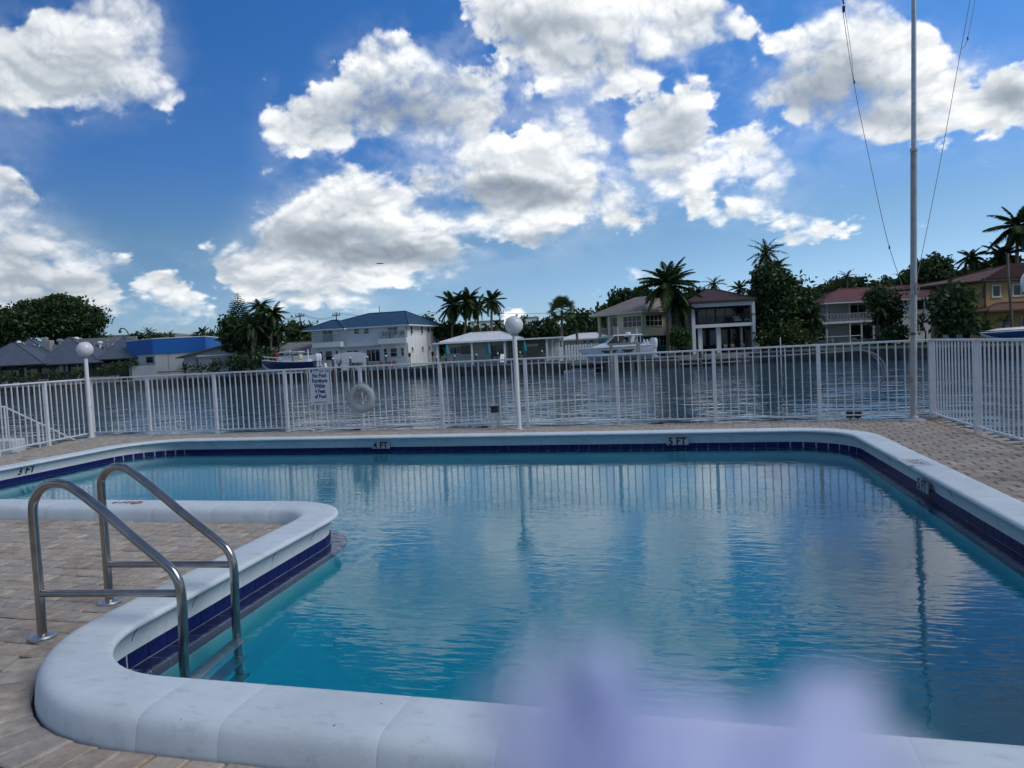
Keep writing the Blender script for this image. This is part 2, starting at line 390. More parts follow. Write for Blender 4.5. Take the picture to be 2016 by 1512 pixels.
roof_shingle = roof_mat('weathered_shingle', (.24,.245,.245), (.17,.175,.175), .08)
def leaf_mat(name, c1, c2, trans=.25):
    m = bpy.data.materials.new(name); m.use_nodes = True; t = m.node_tree; t.nodes.clear()
    g = nd(t, 'ShaderNodeNewGeometry'); r = nd(t, 'ShaderNodeMix', data_type='RGBA')
    t.links.new(g.outputs['Random Per Island'], r.inputs[0]); r.inputs[6].default_value = (*c1, 1); r.inputs[7].default_value = (*c2, 1)
    d = nd(t, 'ShaderNodeBsdfDiffuse'); tr = nd(t, 'ShaderNodeBsdfTranslucent'); gl = nd(t, 'ShaderNodeBsdfGlossy'); gl.inputs['Roughness'].default_value = .45
    for q in (d, tr): t.links.new(r.outputs[2], q.inputs[0])
    m1 = nd(t, 'ShaderNodeMixShader'); m1.inputs[0].default_value = trans; t.links.new(d.outputs[0], m1.inputs[1]); t.links.new(tr.outputs[0], m1.inputs[2])
    m2 = nd(t, 'ShaderNodeMixShader'); m2.inputs[0].default_value = .03; t.links.new(m1.outputs[0], m2.inputs[1]); t.links.new(gl.outputs[0], m2.inputs[2])
    o = nd(t, 'ShaderNodeOutputMaterial'); t.links.new(m2.outputs[0], o.inputs[0]); return m
leaf_dark = leaf_mat('dark_foliage', (.022,.055,.018), (.065,.115,.034), .3)
leaf_mid = leaf_mat('mid_foliage', (.03,.075,.02), (.075,.13,.034), .28)
leaf_olive = leaf_mat('olive_foliage', (.045,.065,.018), (.09,.11,.03), .25)
leaf_palm = leaf_mat('palm_foliage', (.034,.07,.022), (.085,.13,.042), .3)
leaf_dead = leaf_mat('dry_frond', (.12,.085,.05), (.17,.12,.07), .2)

# painted masonry of the coping: brushed white paint with scuffs
def coping_mat():
    m = M('painted_coping', (.66,.72,.73), (.55,.605,.615), .55, 2.2, 8, thr=(.42,.70))
    t = m.node_tree; b = t.nodes['Principled BSDF']; tcn = [n for n in t.nodes if n.type == 'TEX_COORD'][0]
    src = b.inputs['Base Color'].links[0].from_socket
    n = nd(t, 'ShaderNodeTexNoise'); n.inputs['Scale'].default_value = 9; n.inputs['Detail'].default_value = 9; n.inputs['Roughness'].default_value = .7
    mp = nd(t, 'ShaderNodeMapping'); mp.inputs['Scale'].default_value = (1, 2.6, 1); mp.inputs['Rotation'].default_value = (0, 0, .5)
    t.links.new(tcn.outputs['Object'], mp.inputs[0]); t.links.new(mp.outputs[0], n.inputs[0])
    r = nd(t, 'ShaderNodeMapRange'); r.inputs[1].default_value = .54; r.inputs[2].default_value = .74; t.links.new(n.outputs[0], r.inputs[0])
    k = mth(t, 'MULTIPLY', r.outputs[0], .50)
    mixn = nd(t, 'ShaderNodeMix', data_type='RGBA'); t.links.new(k, mixn.inputs[0]); t.links.new(src, mixn.inputs[6]); mixn.inputs[7].default_value = (.33,.34,.33,1)
    # specks
    v = nd(t, 'ShaderNodeTexNoise'); v.inputs['Scale'].default_value = 24; v.inputs['Detail'].default_value = 2; t.links.new(tcn.outputs['Object'], v.inputs[0])
    r3 = nd(t, 'ShaderNodeMapRange'); r3.inputs[1].default_value = .765; r3.inputs[2].default_value = .80; t.links.new(v.outputs[0], r3.inputs[0])
    mix2 = nd(t, 'ShaderNodeMix', data_type='RGBA'); t.links.new(r3.outputs[0], mix2.inputs[0]); t.links.new(mixn.outputs[2], mix2.inputs[6]); mix2.inputs[7].default_value = (.07,.07,.065,1)
    t.links.new(mix2.outputs[2], b.inputs['Base Color'])
    n2 = nd(t, 'ShaderNodeTexNoise'); n2.inputs['Scale'].default_value = 55; n2.inputs['Detail'].default_value = 8; n2.inputs['Roughness'].default_value = .65
    t.links.new(mp.outputs[0], n2.inputs[0])
    bp = nd(t, 'ShaderNodeBump'); bp.inputs['Strength'].default_value = .5; bp.inputs['Distance'].default_value = .0025
    t.links.new(n2.outputs[0], bp.inputs['Height']); t.links.new(bp.outputs[0], b.inputs['Normal'])
    return m
coping_m = coping_mat()
def tile_mat(name, c1, c2, rough=.12):
    m = M(name, c1, c2, rough, 14, 4, spec=.3)
    return m
tile_m = tile_mat('navy_glazed_tile', (.003,.008,.062), (.006,.017,.125), .5)
ledge_m = tile_mat('dusk_blue_tile', (.016,.024,.10), (.03,.042,.15), .5)
grout_m = M('grout', (.42,.44,.46), None, .9)
plaster_m = M('pool_plaster', (.76,.82,.82), (.68,.76,.77), .8, .9)
def paver_mat():
    m = bpy.data.materials.new('tumbled_paver'); m.use_nodes = True; t = m.node_tree; b = t.nodes['Principled BSDF']
    g = nd(t, 'ShaderNodeNewGeometry'); oi = nd(t, 'ShaderNodeObjectInfo')
    f = mth(t, 'FRACT', mth(t, 'ADD', mth(t, 'MULTIPLY', g.outputs['Random Per Island'], 3.7), mth(t, 'MULTIPLY', oi.outputs['Random'], 7.3)))
    rp = nd(t, 'ShaderNodeValToRGB'); t.links.new(f, rp.inputs[0]); c = rp.color_ramp
    c.elements[0].color = (.42,.345,.27,1); c.elements[1].color = (.57,.49,.395,1)
    for p, q in ((.25,(.51,.44,.35,1)), (.5,(.45,.36,.285,1)), (.62,(.54,.46,.37,1)), (.8,(.43,.39,.33,1))): c.elements.new(p).color = q
    n = nd(t, 'ShaderNodeTexNoise'); n.inputs['Scale'].default_value = 11; n.inputs['Detail'].default_value = 9; n.inputs['Roughness'].default_value = .7
    t.links.new(g.outputs['Position'], n.inputs[0])
    r = nd(t, 'ShaderNodeMapRange'); r.inputs[1].default_value = .3; r.inputs[2].default_value = .72; r.inputs[3].default_value = .50; r.inputs[4].default_value = 1.12
    t.links.new(n.outputs[0], r.inputs[0])
    mu = nd(t, 'ShaderNodeVectorMath', operation='SCALE'); t.links.new(rp.outputs[0], mu.inputs[0]); t.links.new(r.outputs[0], mu.inputs['Scale'])
    t.links.new(mu.outputs[0], b.inputs['Base Color']); b.inputs['Roughness'].default_value = .9; b.inputs['Specular IOR Level'].default_value = .25
    n2 = nd(t, 'ShaderNodeTexNoise'); n2.inputs['Scale'].default_value = 45; n2.inputs['Detail'].default_value = 8; t.links.new(g.outputs['Position'], n2.inputs[0])
    bp = nd(t, 'ShaderNodeBump'); bp.inputs['Strength'].default_value = .6; bp.inputs['Distance'].default_value = .006
    t.links.new(n2.outputs[0], bp.inputs['Height']); t.links.new(bp.outputs[0], b.inputs['Normal']); return m
paver_m = paver_mat()
sand_m = M('joint_sand', (.045,.037,.030), (.03,.026,.021), .95, 8)

def water_bump(t, layers, strength, dist):
    g = nd(t, 'ShaderNodeNewGeometry'); acc = None
    for sc, stretch, amp, rot, det in layers:
        mp = nd(t, 'ShaderNodeMapping'); mp.inputs['Scale'].default_value = (sc, sc * stretch, sc); mp.inputs['Rotation'].default_value = (0, 0, rot)
        t.links.new(g.outputs['Position'], mp.inputs[0])
        n = nd(t, 'ShaderNodeTexNoise'); n.inputs['Scale'].default_value = 1; n.inputs['Detail'].default_value = det; n.inputs['Roughness'].default_value = .5
        n.inputs['Distortion'].default_value = .4
        t.links.new(mp.outputs[0], n.inputs[0])
        v = mth(t, 'MULTIPLY', n.outputs[0], amp)
        acc = v if acc is None else mth(t, 'ADD', acc, v)
    # calmer and livelier patches
    n3 = nd(t, 'ShaderNodeTexNoise'); n3.inputs['Scale'].default_value = .35; n3.inputs['Detail'].default_value = 2; t.links.new(g.outputs['Position'], n3.inputs[0])
    r = nd(t, 'ShaderNodeMapRange'); r.inputs[1].default_value = .35; r.inputs[2].default_value = .65; r.inputs[3].default_value = .55; r.inputs[4].default_value = 1.25
    t.links.new(n3.outputs[0], r.inputs[0])
    acc = mth(t, 'MULTIPLY', acc, r.outputs[0])
    bp = nd(t, 'ShaderNodeBump'); bp.inputs['Strength'].default_value = strength; bp.inputs['Distance'].default_value = dist
    t.links.new(acc, bp.inputs['Height']); return bp.outputs[0]
def pool_water_mat():
    m = bpy.data.materials.new('pool_water'); m.use_nodes = True; t = m.node_tree; t.nodes.clear()
    g = nd(t, 'ShaderNodeBsdfGlass'); g.inputs['Roughness'].default_value = 0.0; g.inputs['IOR'].default_value = 1.333
    nrm = water_bump(t, [(1.5, 3.4, .30, .10, 1), (3.4, 3.6, .62, -.12, 1), (7.0, 3.2, .42, .08, 1), (15, 2.6, .12, -.1, 1)], 1.0, .0029)
    t.links.new(nrm, g.inputs['Normal'])
    va = nd(t, 'ShaderNodeVolumeAbsorption'); va.inputs['Color'].default_value = (0.0, .868, .915, 1); va.inputs['Density'].default_value = 1.8
    o = nd(t, 'ShaderNodeOutputMaterial'); t.links.new(g.outputs[0], o.inputs['Surface']); t.links.new(va.outputs[0], o.inputs['Volume'])
    return m
def canal_mat():
    m = bpy.data.materials.new('canal_water'); m.use_nodes = True; t = m.node_tree; b = t.nodes['Principled BSDF']
    b.inputs['Base Color'].default_value = (.06,.12,.165,1); b.inputs['Roughness'].default_value = .02; b.inputs['IOR'].default_value = 1.333
    nrm = water_bump(t, [(.42, 2.4, .9, -.22, 1), (1.1, 2.2, .55, .18, 1), (3.2, 1.8, .14, 0, 1)], 1.0, .066)
    t.links.new(nrm, b.inputs['Normal']); return m
poolw_m = pool_water_mat(); canal_m = canal_mat()

# ================================================================== SETTING
CANAL_Z = -1.45
mb = MB(); mb.poly([(-900,-40,CANAL_Z),(900,-40,CANAL_Z),(900,900,CANAL_Z),(-900,900,CANAL_Z)])
tag(mb.build('canal_water', canal_m), 'rippled dark canal water between the pool deck and the far houses', kind='structure')
SHORE = [(-700,104),(-200,102),(50,99),(300,101),(560,98),(800,91),(1000,82),(1150,80),(1500,80),(1700,73),(1900,64),(2200,52),(2700,40)]
sh = [ground(px, d, -.3) for px, d in SHORE]
far = [p + Vector((rt0.x * (p.x) * 9, 900, 0)) for p in (sh[-1], sh[0])]
mb = MB(); n = len(sh)
mb.add([(p.x, p.y, -.32) for p in sh] + [(p.x * 12, p.y + 900, -.32) for p in sh], [(i, i + 1, n + i + 1, n + i) for i in range(n - 1)])
tag(mb.build('ground', grass_m), 'grassy far bank of the canal', kind='structure')

# far seawall: cap and panels
swt = thing('seawall', 'dark concrete seawall with pale cap along the far bank of the canal', 'seawall', (sh[5].x, sh[5].y, CANAL_Z))
mb = MB(); cap = MB(); pil = MB()
for a, b in zip(sh[:-1], sh[1:]):
    d = (b - a); L = d.length; t = d.normalized(); nn = Vector((t.y, -t.x, 0))
    mb.hexa([(q.x, q.y, z) for z in (CANAL_Z - .5, -.42) for q in (a, b, b - nn*.25, a - nn*.25)])
    cap.hexa([(q.x, q.y, z) for z in (-.42, -.24) for q in (a + nn*.12, b + nn*.12, b - nn*.5, a - nn*.5)])
    k = int(L / 2.4)
    for i in range(k):
        p = a + t * (i + .5) * 2.4 + nn * .12
        pil.box((p.x, p.y, (CANAL_Z - .5 - .42) / 2), (.35, .3, -.42 - CANAL_Z + .5), math.atan2(t.y, t.x))
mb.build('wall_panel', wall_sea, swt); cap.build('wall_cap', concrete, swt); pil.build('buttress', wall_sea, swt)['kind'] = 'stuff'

# ------------------------------------------------------------------ pool outline
def fillet(poly, rad, seg=14):
    """closed polygon -> list of points with rounded corners"""
    out = []; n = len(poly)
    for i in range(n):
        p0, p1, p2 = Vector(poly[i-1]), Vector(poly[i]), Vector(poly[(i+1) % n])
        a = (p0 - p1).normalized(); b = (p2 - p1).normalized(); th = a.angle(b)
        r = rad[i]; t = r / math.tan(th / 2); c = p1 + (a + b).normalized() * (r / math.sin(th / 2))
        s = p1 + a * t; e = p1 + b * t
        va, ve = s - c, e - c; a0 = math.atan2(va.y, va.x); a1 = math.atan2(ve.y, ve.x)
        da = (a1 - a0 + PI) % (2 * PI) - PI
        k = max(4, int(abs(da) * r / .07))
        for j in range(k + 1):
            q = a0 + da * j / k; out.append(Vector((c.x + r*math.cos(q), c.y + r*math.sin(q))))
    return out
POOL = [(1.95,2.565),(1.50,10.74),(-9.74,10.84),(-9.42,5.985),(-3.135,5.995),(-2.862,2.55)]
RADS = [.6,.78,.75,.6,.72,.60]
base_path = fillet(POOL, RADS)
base_path = [p * .9895 for p in base_path]
path = []
for i in range(len(base_path)):      # densify
    a, b = base_path[i], base_path[(i+1) % len(base_path)]; L = (b - a).length
    if L < 1e-4: continue
    k = max(1, int(L / .1))
    for j in range(k): path.append(a.lerp(b, j / k))
NP = len(path)
nrmv = []
for i in range(NP):
    t = (path[(i+1) % NP] - path[i-1]).normalized(); nrmv.append(Vector((t.y, -t.x)))   # outward, away from the water
cum = [0]
for i in range(NP): cum.append(cum[-1] + (path[(i+1) % NP] - path[i]).length)
TOT = cum[-1]
def pt(s):
    s %= TOT
    lo, hi = 0, NP
    while hi - lo > 1:
        m = (lo + hi) // 2
        if cum[m] <= s: lo = m
        else: hi = m
    f = (s - cum[lo]) / max(1e-9, cum[lo+1] - cum[lo]); a, b = lo, (lo + 1) % NP
    return path[a].lerp(path[b], f), nrmv[a].lerp(nrmv[b], f).normalized()
def off(o): return [path[i] + nrmv[i] * o for i in range(NP)]
def s_of(x, y):
    P = Vector((x, y)); i = min(range(NP), key=lambda k: (path[k] - P).length_squared); return cum[i]
def sdist(x, y):
    """distance outside the lip line (positive over the deck)"""
    P = Vector((x, y)); i = min(range(NP), key=lambda k: (path[k] - P).length_squared)
    return (P - path[i]).dot(nrmv[i]), i

# ------------------------------------------------------------------ pool deck
DECK = [(-12.93,12.93),(-12.05,9.7),(-11.35,7.0),(-11.35,-7),(4.2,-7),(3.75,4.0),(3.42,9.0),(3.2,12.93)]
inner = off(.075)
ring = [Vector((x, y, 0)) for x, y in DECK]; hole = [Vector((p.x, p.y, 0)) for p in inner][::-1]
tri = tessellate_polygon([ring, hole]); pts = ring + hole
mb = MB(); mb.add([(p.x, p.y, -.022) for p in pts], [tuple(t) for t in tri])
for i in range(len(DECK)):
    a, b = DECK[i], DECK[(i+1) % len(DECK)]
    mb.add([(a[0],a[1],-.022),(b[0],b[1],-.022),(b[0],b[1],-2.2),(a[0],a[1],-2.2)], [(0,1,2,3)])
deck = tag(mb.build('pool_deck', sand_m), kind='structure')

# pavers: running bond, and a soldier course round the near end of the pool
def brick_mesh(w, l, h=.05, ch=.007, seed=0):
    r = random.Random(seed); v = []
    for z, i in ((-h, 0), (-ch, 0), (0, ch * 1.3)):
        for x, y in ((-1,-1),(1,-1),(1,1),(-1,1)):
            j = lambda: r.uniform(-.0022, .0022)
            v.append((x*(l/2 - i) + j(), y*(w/2 - i) + j(), z + (j()*.6 if z == 0 else 0)))
    f = [(8,9,10,11)]
    for a in (0, 4):
        for k in range(4): f.append((a+k, a+(k+1) % 4, a+4+(k+1) % 4, a+4+k))
    return v, f
bricks = []      # x, y, ang, w, l
BW, BL = .152, .228
s_start, s_end = s_of(-3.0, 3.0), s_of(1.5, 2.56)
k = 0; sc = s_start; soldier_zone = []
s_lo = s_of(-2.88, 2.95); s_hi = TOT + s_of(1.95, 3.2) if s_of(1.95, 3.2) < s_lo else s_of(1.95, 3.2)
s_ = s_lo
BEND = min(path, key=lambda q: (q - Vector((-2.83, 2.52))).length_squared)
while s_ < s_hi:
    p, nn = pt(s_); q = p + nn * (.335 - .037 * math.exp(-((p - BEND).length / .42) ** 2) + .006 + BL / 2)
    bricks.append((q.x, q.y, math.atan2(nn.y, nn.x), BW * .98, BL)); 
    p2, n2 = pt(s_ + .02); fac = ((p2 + n2 * .45) - (p + nn * .45)).length / .02   # spacing measured on the outside of the bend
    s_ += BW / max(fac, .5)
def in_poly(x, y, poly):
    c = False; n = len(poly)
    for i in range(n):
        x1, y1 = poly[i]; x2, y2 = poly[(i+1) % n]
        if (y1 > y) != (y2 > y) and x < (x2-x1)*(y-y1)/(y2-y1)+x1: c = not c
    return c
cutb = []
ilo = min(range(NP), key=lambda i: abs(cum[i] - s_lo))
for row in range(-14, 86):
    y = row * BW + .03
    for col in range(-60, 26):
        x = col * BL + (BL / 2 if row % 2 else 0) + ((row * 7919) % 5 - 2) * .008
        if not in_poly(x, y, [(-12.85,12.86),(-11.98,9.7),(-11.3,7.0),(-11.3,-7),(4.1,-7),(3.68,4.0),(3.33,9.0),(3.12,12.86)]): continue
        if -9.3 < x < 1.3 and 2.8 < y < 10.4 and not (x < -3.2 and y < 5.8): continue
        if x < -5.6 and y < 1.2: continue
        if y < -.2: continue
        d, i = sdist(x, y)
        if d < .20: continue
        if cum[i] >= s_lo - .01 or cum[i] < s_of(1.95, 3.1):
            lim = .341 - .037 * math.exp(-((path[i] - BEND).length / .42) ** 2) + BL + .004
            if path[i].y < 3.3 and d < lim + .16:
                q0 = path[i] + nrmv[i] * lim; nn = nrmv[i]
                poly = [Vector((x + sx*(BL/2 - .005), y + sy*(BW/2 - .005))) for sx, sy in ((-1,-1),(1,-1),(1,1),(-1,1))]; out = []
                for a_, b_ in zip(poly, poly[1:] + poly[:1]):
                    da, db = (a_ - q0).dot(nn), (b_ - q0).dot(nn)
                    if da >= 0: out.append(a_)
                    if da * db < 0: out.append(a_.lerp(b_, da / (da - db)))
                if len(out) == 4 and all((p_ - q0).dot(nn) > 0 for p_ in poly): bricks.append((x, y, 0, BW, BL))
                elif len(out) >= 3: cutb.append(out)
                continue
        bricks.append((x, y, 0, BW, BL))
def view_size(x, y):
    v = Vector((x, y, 0)) - CAM0; z = v.dot(fwd)
    if z < .5: return -1
    px = 1008 + F * v.dot(RT) / z; py = 756 - F * v.dot(UP) / z
    if not (-40 < px < 2056 and 700 < py < 1560): return -1
    return 1 / z
rank = sorted(range(len(bricks)), key=lambda i: -view_size(bricks[i][0], bricks[i][1]))
vis = [i for i in rank if view_size(bricks[i][0], bricks[i][1]) > 0]
BM = {}
rb = random.Random(3)
for i in vis[:300]:
    x, y, a, w, l = bricks[i]; key = (w, l, rb.randrange(5))
    if key not in BM:
        v, f = brick_mesh(w - .0095, l - .0095, seed=len(BM)); me = bpy.data.meshes.new('brick'); me.from_pydata(v, [], f); me.materials.append(paver_m); BM[key] = me
    inst('brick', BM[key], deck, (x + rb.uniform(-.002,.002), y + rb.uniform(-.002,.002), rb.uniform(-.004, .002)), (rb.uniform(-.012,.012), rb.uniform(-.01,.01), a + rb.uniform(-.01,.01)))
rest = MB(); 
for i in vis[300:] + [j for j in rank if view_size(bricks[j][0], bricks[j][1]) <= 0]:
    x, y, a, w, l = bricks[i]; v, f = brick_mesh(w - .0095, l - .0095, seed=i % 9); ca, sa = math.cos(a), math.sin(a); dz = rb.uniform(-.004,.002); tx, ty = rb.uniform(-.012,.012), rb.uniform(-.01,.01)
    rest.add([(x + p[0]*ca - p[1]*sa, y + p[0]*sa + p[1]*ca, p[2] + dz + p[0]*ty + p[1]*tx) for p in v], f)
for o_ in cutb:
    n_ = len(o_); rest.add([(p.x, p.y, -.002) for p in o_] + [(p.x, p.y, -.05) for p in o_], [tuple(range(n_))] + [(n_ + k_, n_ + (k_+1) % n_, (k_+1) % n_, k_) for k_ in range(n_)])
ro = rest.build('brick_paving', paver_m, deck); ro['kind'] = 'stuff'

# ------------------------------------------------------------------ pool
pool = thing('swimming_pool', 'swimming pool with raised white coping and navy waterline tile', 'pool', (-3, 6, -1.4))
WZ = -.118
PROF = [(.072,-.048),(.070,-.030),(.062,.005),(.050,.035),(.036,.060),(.020,.076),(.004,.084),(-.006,.091),(-.010,.102),(-.006,.114),(.006,.121),(.022,.124),(.045,.1245),
        (.11,.1255),(.18,.1255),(.235,.1245),(.268,.121),(.293,.112),(.310,.098),(.320,.080),(.327,.055),(.332,.025),(.335,0),(.336,-.035)]
BEND = min(path, key=lambda q: (q - Vector((-2.83, 2.52))).length_squared)
def sweep(mbx, s0, s1, prof, ds=.06, capends=True, inset=.003):
    k = max(2, int(abs(s1 - s0) / ds)); rings = []
    def wd(s, o):
        p, _ = pt(s); d = (p - BEND).length
        return o if o < .05 else .05 + (o - .05) * (1 - .13 * math.exp(-(d / .42) ** 2))
    for j in range(k + 1):
        s = s0 + (s1 - s0) * j / k; p, nn = pt(s); rings.append([(p.x + nn.x*wd(s, o), p.y + nn.y*wd(s, o), z) for o, z in prof])
    if capends:     # small worn chamfer at the joints
        for side in (0, -1):
            s = s0 + .010 if side == 0 else s1 - .010; p, nn = pt(s)
            full = [(p.x + nn.x*wd(s, o), p.y + nn.y*wd(s, o), z) for o, z in prof]
            p2, n2 = pt(s0 if side == 0 else s1); cx, cz = .19, .03
            small = []
            for o, z in prof:
                dx, dz = cx - o, cz - z; L = math.hypot(dx, dz) or 1
                oo = wd(s, o); small.append((p2.x + n2.x*(oo + dx/L*.0018), p2.y + n2.y*(oo + dx/L*.0018), z + dz/L*.0018))
            if side == 0: rings[0] = small; rings.insert(1, full)
            else: rings[-1] = small; rings.insert(-1, full)
    m = len(prof); vs = [q for R in rings for q in R]; fs = []
    for i in range(len(rings) - 1):
        for j in range(m - 1): fs.append((i*m + j, (i+1)*m + j, (i+1)*m + j + 1, i*m + j + 1))
    if capends: fs.append(tuple(range(m))); fs.append(tuple((len(rings)-1)*m + j for j in range(m))[::-1])
    return mbx.add(vs, fs)
cuts = [s_of(-1.73, 2.55), s_of(-1.12, 2.55), s_of(-.77, 2.56)]
joints = []
s_ = s_of(-.77, 2.56)
joints = [s_of(-1.73,2.55), s_of(-1.12,2.55), s_of(-.77,2.56)]
rj = random.Random(5); start = joints[0]
s_ = joints[-1] + .62
while s_ < start + TOT - .3:
    joints.append(s_); s_ += rj.choice([.58,.61,.64,.6])
joints = sorted(set([j for j in joints])); joints.append(joints[0] + TOT)
for a, b in zip(joints[:-1], joints[1:]):
    m = MB(); sweep(m, a + .0005, b - .0005, PROF); m.build('coping_stone', coping_m, pool, smooth=50)
# wall behind the tiles, basin wall and floor
def strip(prof, name, mat, inv=False, step=1):
    m = MB(); k = len(prof); vs = []; fs = []
    for i in range(0, NP): 
        p, nn = path[i], nrmv[i]; vs += [(p.x + nn.x*o, p.y + nn.y*o, z) for o, z in prof]
    for i in range(NP):
        for j in range(k - 1):
            a, b = i*k + j, ((i+1) % NP)*k + j; fs.append((a, a+1, b+1, b) if not inv else (a, b, b+1, a+1))
    m.add(vs, fs); return m.build(name, mat, pool, smooth=40)
strip([(.076,-.04),(.076,-.141),(-.058,-.141),(-.058,-.285),(.03,-.285),(.03,-1.42)], 'basin_wall', plaster_m)
m = MB(); fl = off(.06); tri = tessellate_polygon([[Vector((p.x, p.y, 0)) for p in fl]])
m.add([(p.x, p.y, -1.40) for p in fl], [tuple(t) for t in tri]); m.build('basin_floor', plaster_m, pool)
# grout bed and waterline tiles
strip([(.0750,-.044),(.0750,-.139)], 'grout_bed', grout_m)
TP = .152
tile_sh = {}
def put_tiles(s0, s1, name, prof, mat, thick):
    s = s0
    while s + TP <= s1:
        p1, n1 = pt(s + TP/2); p0, _ = pt(s + .0028); p2, _ = pt(s + TP - .0028)
        d = (p2 - p0).length; key = (name, round(d, 2))
        if key not in tile_sh:
            v = []; k = len(prof)
            for x in (-d/2, d/2): v += [(x, o, z) for o, z in prof]
            f = [(j, j+1, k+j+1, k+j) for j in range(k-1)] + [tuple(range(k))[::-1], tuple(range(k, 2*k))] + [(k-1, 0, k, 2*k-1)]
            me = bpy.data.meshes.new(name); me.from_pydata(v, [], f); me.materials.append(mat); tile_sh[key] = me
        # local y points to the water
        inst(name, tile_sh[key], pool, (p1.x - pool.location.x, p1.y - pool.location.y, -pool.location.z), (0, 0, math.atan2(-n1.x, n1.y) + PI))
        s += TP
tp = [(-.0745,-.0485),(-.067,-.0485),(-.0665,-.050),(-.0665,-.134),(-.0745,-.136)]
lp = [(-.060,-.140),(-.060,-.1365),(.046,-.1365),(.056,-.140),(.062,-.148),(.062,-.270),(.058,-.272)]
segs = [(s_of(1.90,3.3) , s_of(-9.45,6.6)), (s_of(-3.05,5.75), s_of(-2.4,2.56))]
a0, a1 = segs[0]
if a1 < a0: a1 += TOT
put_tiles(a0, a1, 'waterline_tile', tp, tile_m, .01)
put_tiles(a0, a1, 'ledge_tile', lp, ledge_m, .01)
b0, b1 = s_of(-4.0,5.93), s_of(-2.35,2.555)
if b1 < b0: b1 += TOT
put_tiles(b0, b1, 'waterline_tile', tp, tile_m, .01)
put_tiles(b0, b1, 'ledge_tile', lp, ledge_m, .01)
# water body
wp = off(.085); tri = tessellate_polygon([[Vector((p.x, p.y, 0)) for p in wp]])
m = MB(); nW = len(wp)
m.add([(p.x, p.y, WZ) for p in wp] + [(p.x, p.y, -1.46) for p in wp],
      [tuple(t) for t in tri] + [tuple(i + nW for i in t[::-1]) for t in tri] + [(i, nW + i, nW + (i+1) % nW, (i+1) % nW) for i in range(nW)])
wobj = tag(m.build('pool_water', poolw_m), 'clear turquoise pool water', kind='structure')
import bmesh
bmx = bmesh.new(); bmx.from_mesh(wobj.data); bmesh.ops.recalc_face_normals(bmx, faces=bmx.faces); bmx.to_mesh(wobj.data); bmx.free()

# depth marks and lettering
def text_mesh(txt, size, depth=.0006, offset=0.0, align='CENTER', sx=1.0):
    c = bpy.data.curves.new('lettering', 'FONT'); c.body = txt; c.size = size; c.extrude = depth; c.offset = offset
    c.align_x = align; c.align_y = 'CENTER'; c.resolution_u = 3
    o = bpy.data.objects.new('lettering', c); COL.objects.link(o)
    bpy.context.view_layer.update()
    me = bpy.data.meshes.new_from_object(o.evaluated_get(bpy.context.evaluated_depsgraph_get()))
    bpy.data.objects.remove(o, do_unlink=True)
    if sx != 1: me.transform(Matrix.Scale(sx, 4, (1, 0, 0)))
    me.materials.clear(); return me
def place_text(me, mat, name, parent, loc, xdir, ydir):
    me.materials.append(mat); o = bpy.data.objects.new(name, me); COL.objects.link(o); o.parent = parent
    x = Vector(xdir).normalized(); y = Vector(ydir).normalized(); z = x.cross(y); y = z.cross(x)
    base = Vector((0,0,0)); q = parent
    while q is not None: base += q.location; q = q.parent
    L = Vector(loc) - base
    o.matrix_local = Matrix(((x.x,y.x,z.x,L.x),(x.y,y.y,z.y,L.y),(x.z,y.z,z.z,L.z),(0,0,0,1)))
    return o
marker_m = M('marker_tile', (.40,.43,.45), (.30,.32,.34), .5, 9)
def wall_mark(px, py, txt, plate, size=.135):
    """a depth mark on the cove, facing over the water"""
    q = onz(px, py, .03); s = s_of(q.x, q.y); p, nn = pt(s); n3 = Vector((nn.x, nn.y, 0)); x = Vector((-nn.y, nn.x, 0)) * -1
    x = Vector((0,0,1)).cross(-n3)
    par = pool
    c = Vector((p.x, p.y, .0)) + n3 * .055
    if plate:
        c = Vector((p.x, p.y, .0)) + n3 * .012
        m = MB(); a = math.atan2(x.y, x.x); m.box((c.x, c.y, -.014), (.30, .012, .10), a)
        par = m.build('depth_marker', marker_m, pool, bevel=.002)
        loc = c - n3 * .0075; loc.z = -.014
        place_text(text_mesh(txt, size,   .0005, .0035), black, 'lettering', par, loc, x, (0,0,1))
    else:
        loc = Vector((p.x, p.y, .022)) + n3 * .047
        place_text(text_mesh(txt, size * .8, .0005, .0025), black, 'lettering', pool, loc, x, n3 * -.38 + Vector((0,0,.9)))
wall_mark(743, 873, '4 FT', True); wall_mark(1338, 866, '5 FT', True)
wall_mark(1804, 946, '5 FT', True); wall_mark(60, 925, '3 FT', False, .20)
def top_mark(px, py, txt, xd, yd, size, plate=None, nodive=False, mat=None):
    q = onz(px, py, .126); par = pool
    if plate:
        a = math.atan2(Vector(xd).y, Vector(xd).x); m = MB(); m.box((q.x, q.y, .1245), (plate[0], plate[1], .006), a)
        par = m.build('depth_marker', M('marker_plate', (.55,.57,.58), (.42,.43,.44), .6, 12), pool, bevel=.001)
    place_text(text_mesh(txt, size, .0004, .0015), mat or black, 'lettering', par, (q.x, q.y, .1282), xd, yd)
    if nodive:
        x = Vector(xd).normalized(); y = Vector(yd).normalized(); c = Vector((q.x, q.y, .1265)) + x * .17
        m = MB(); red = M('faded_red', (.30,.10,.09), None, .7)
        R = [c + .05*(math.cos(t)*x + math.sin(t)*y) for t in [2*PI*i/24 for i in range(25)]]
        m.tube([(p.x,p.y,.127) for p in R], .0045, 4); m.tube([tuple(c - .035*(x+y)), tuple(c + .035*(x+y))], .0045, 4)
        m.build('no_diving_mark', red, par)
top_mark(240, 990, '4 FT', (1,0,0), (0,1,0), .12, nodive=True)
tdir = (Vector(POOL[1]) - Vector(POOL[0])).normalized()
faded = M('faded_print', (.12,.11,.11), (.25,.24,.24), .8, 40)
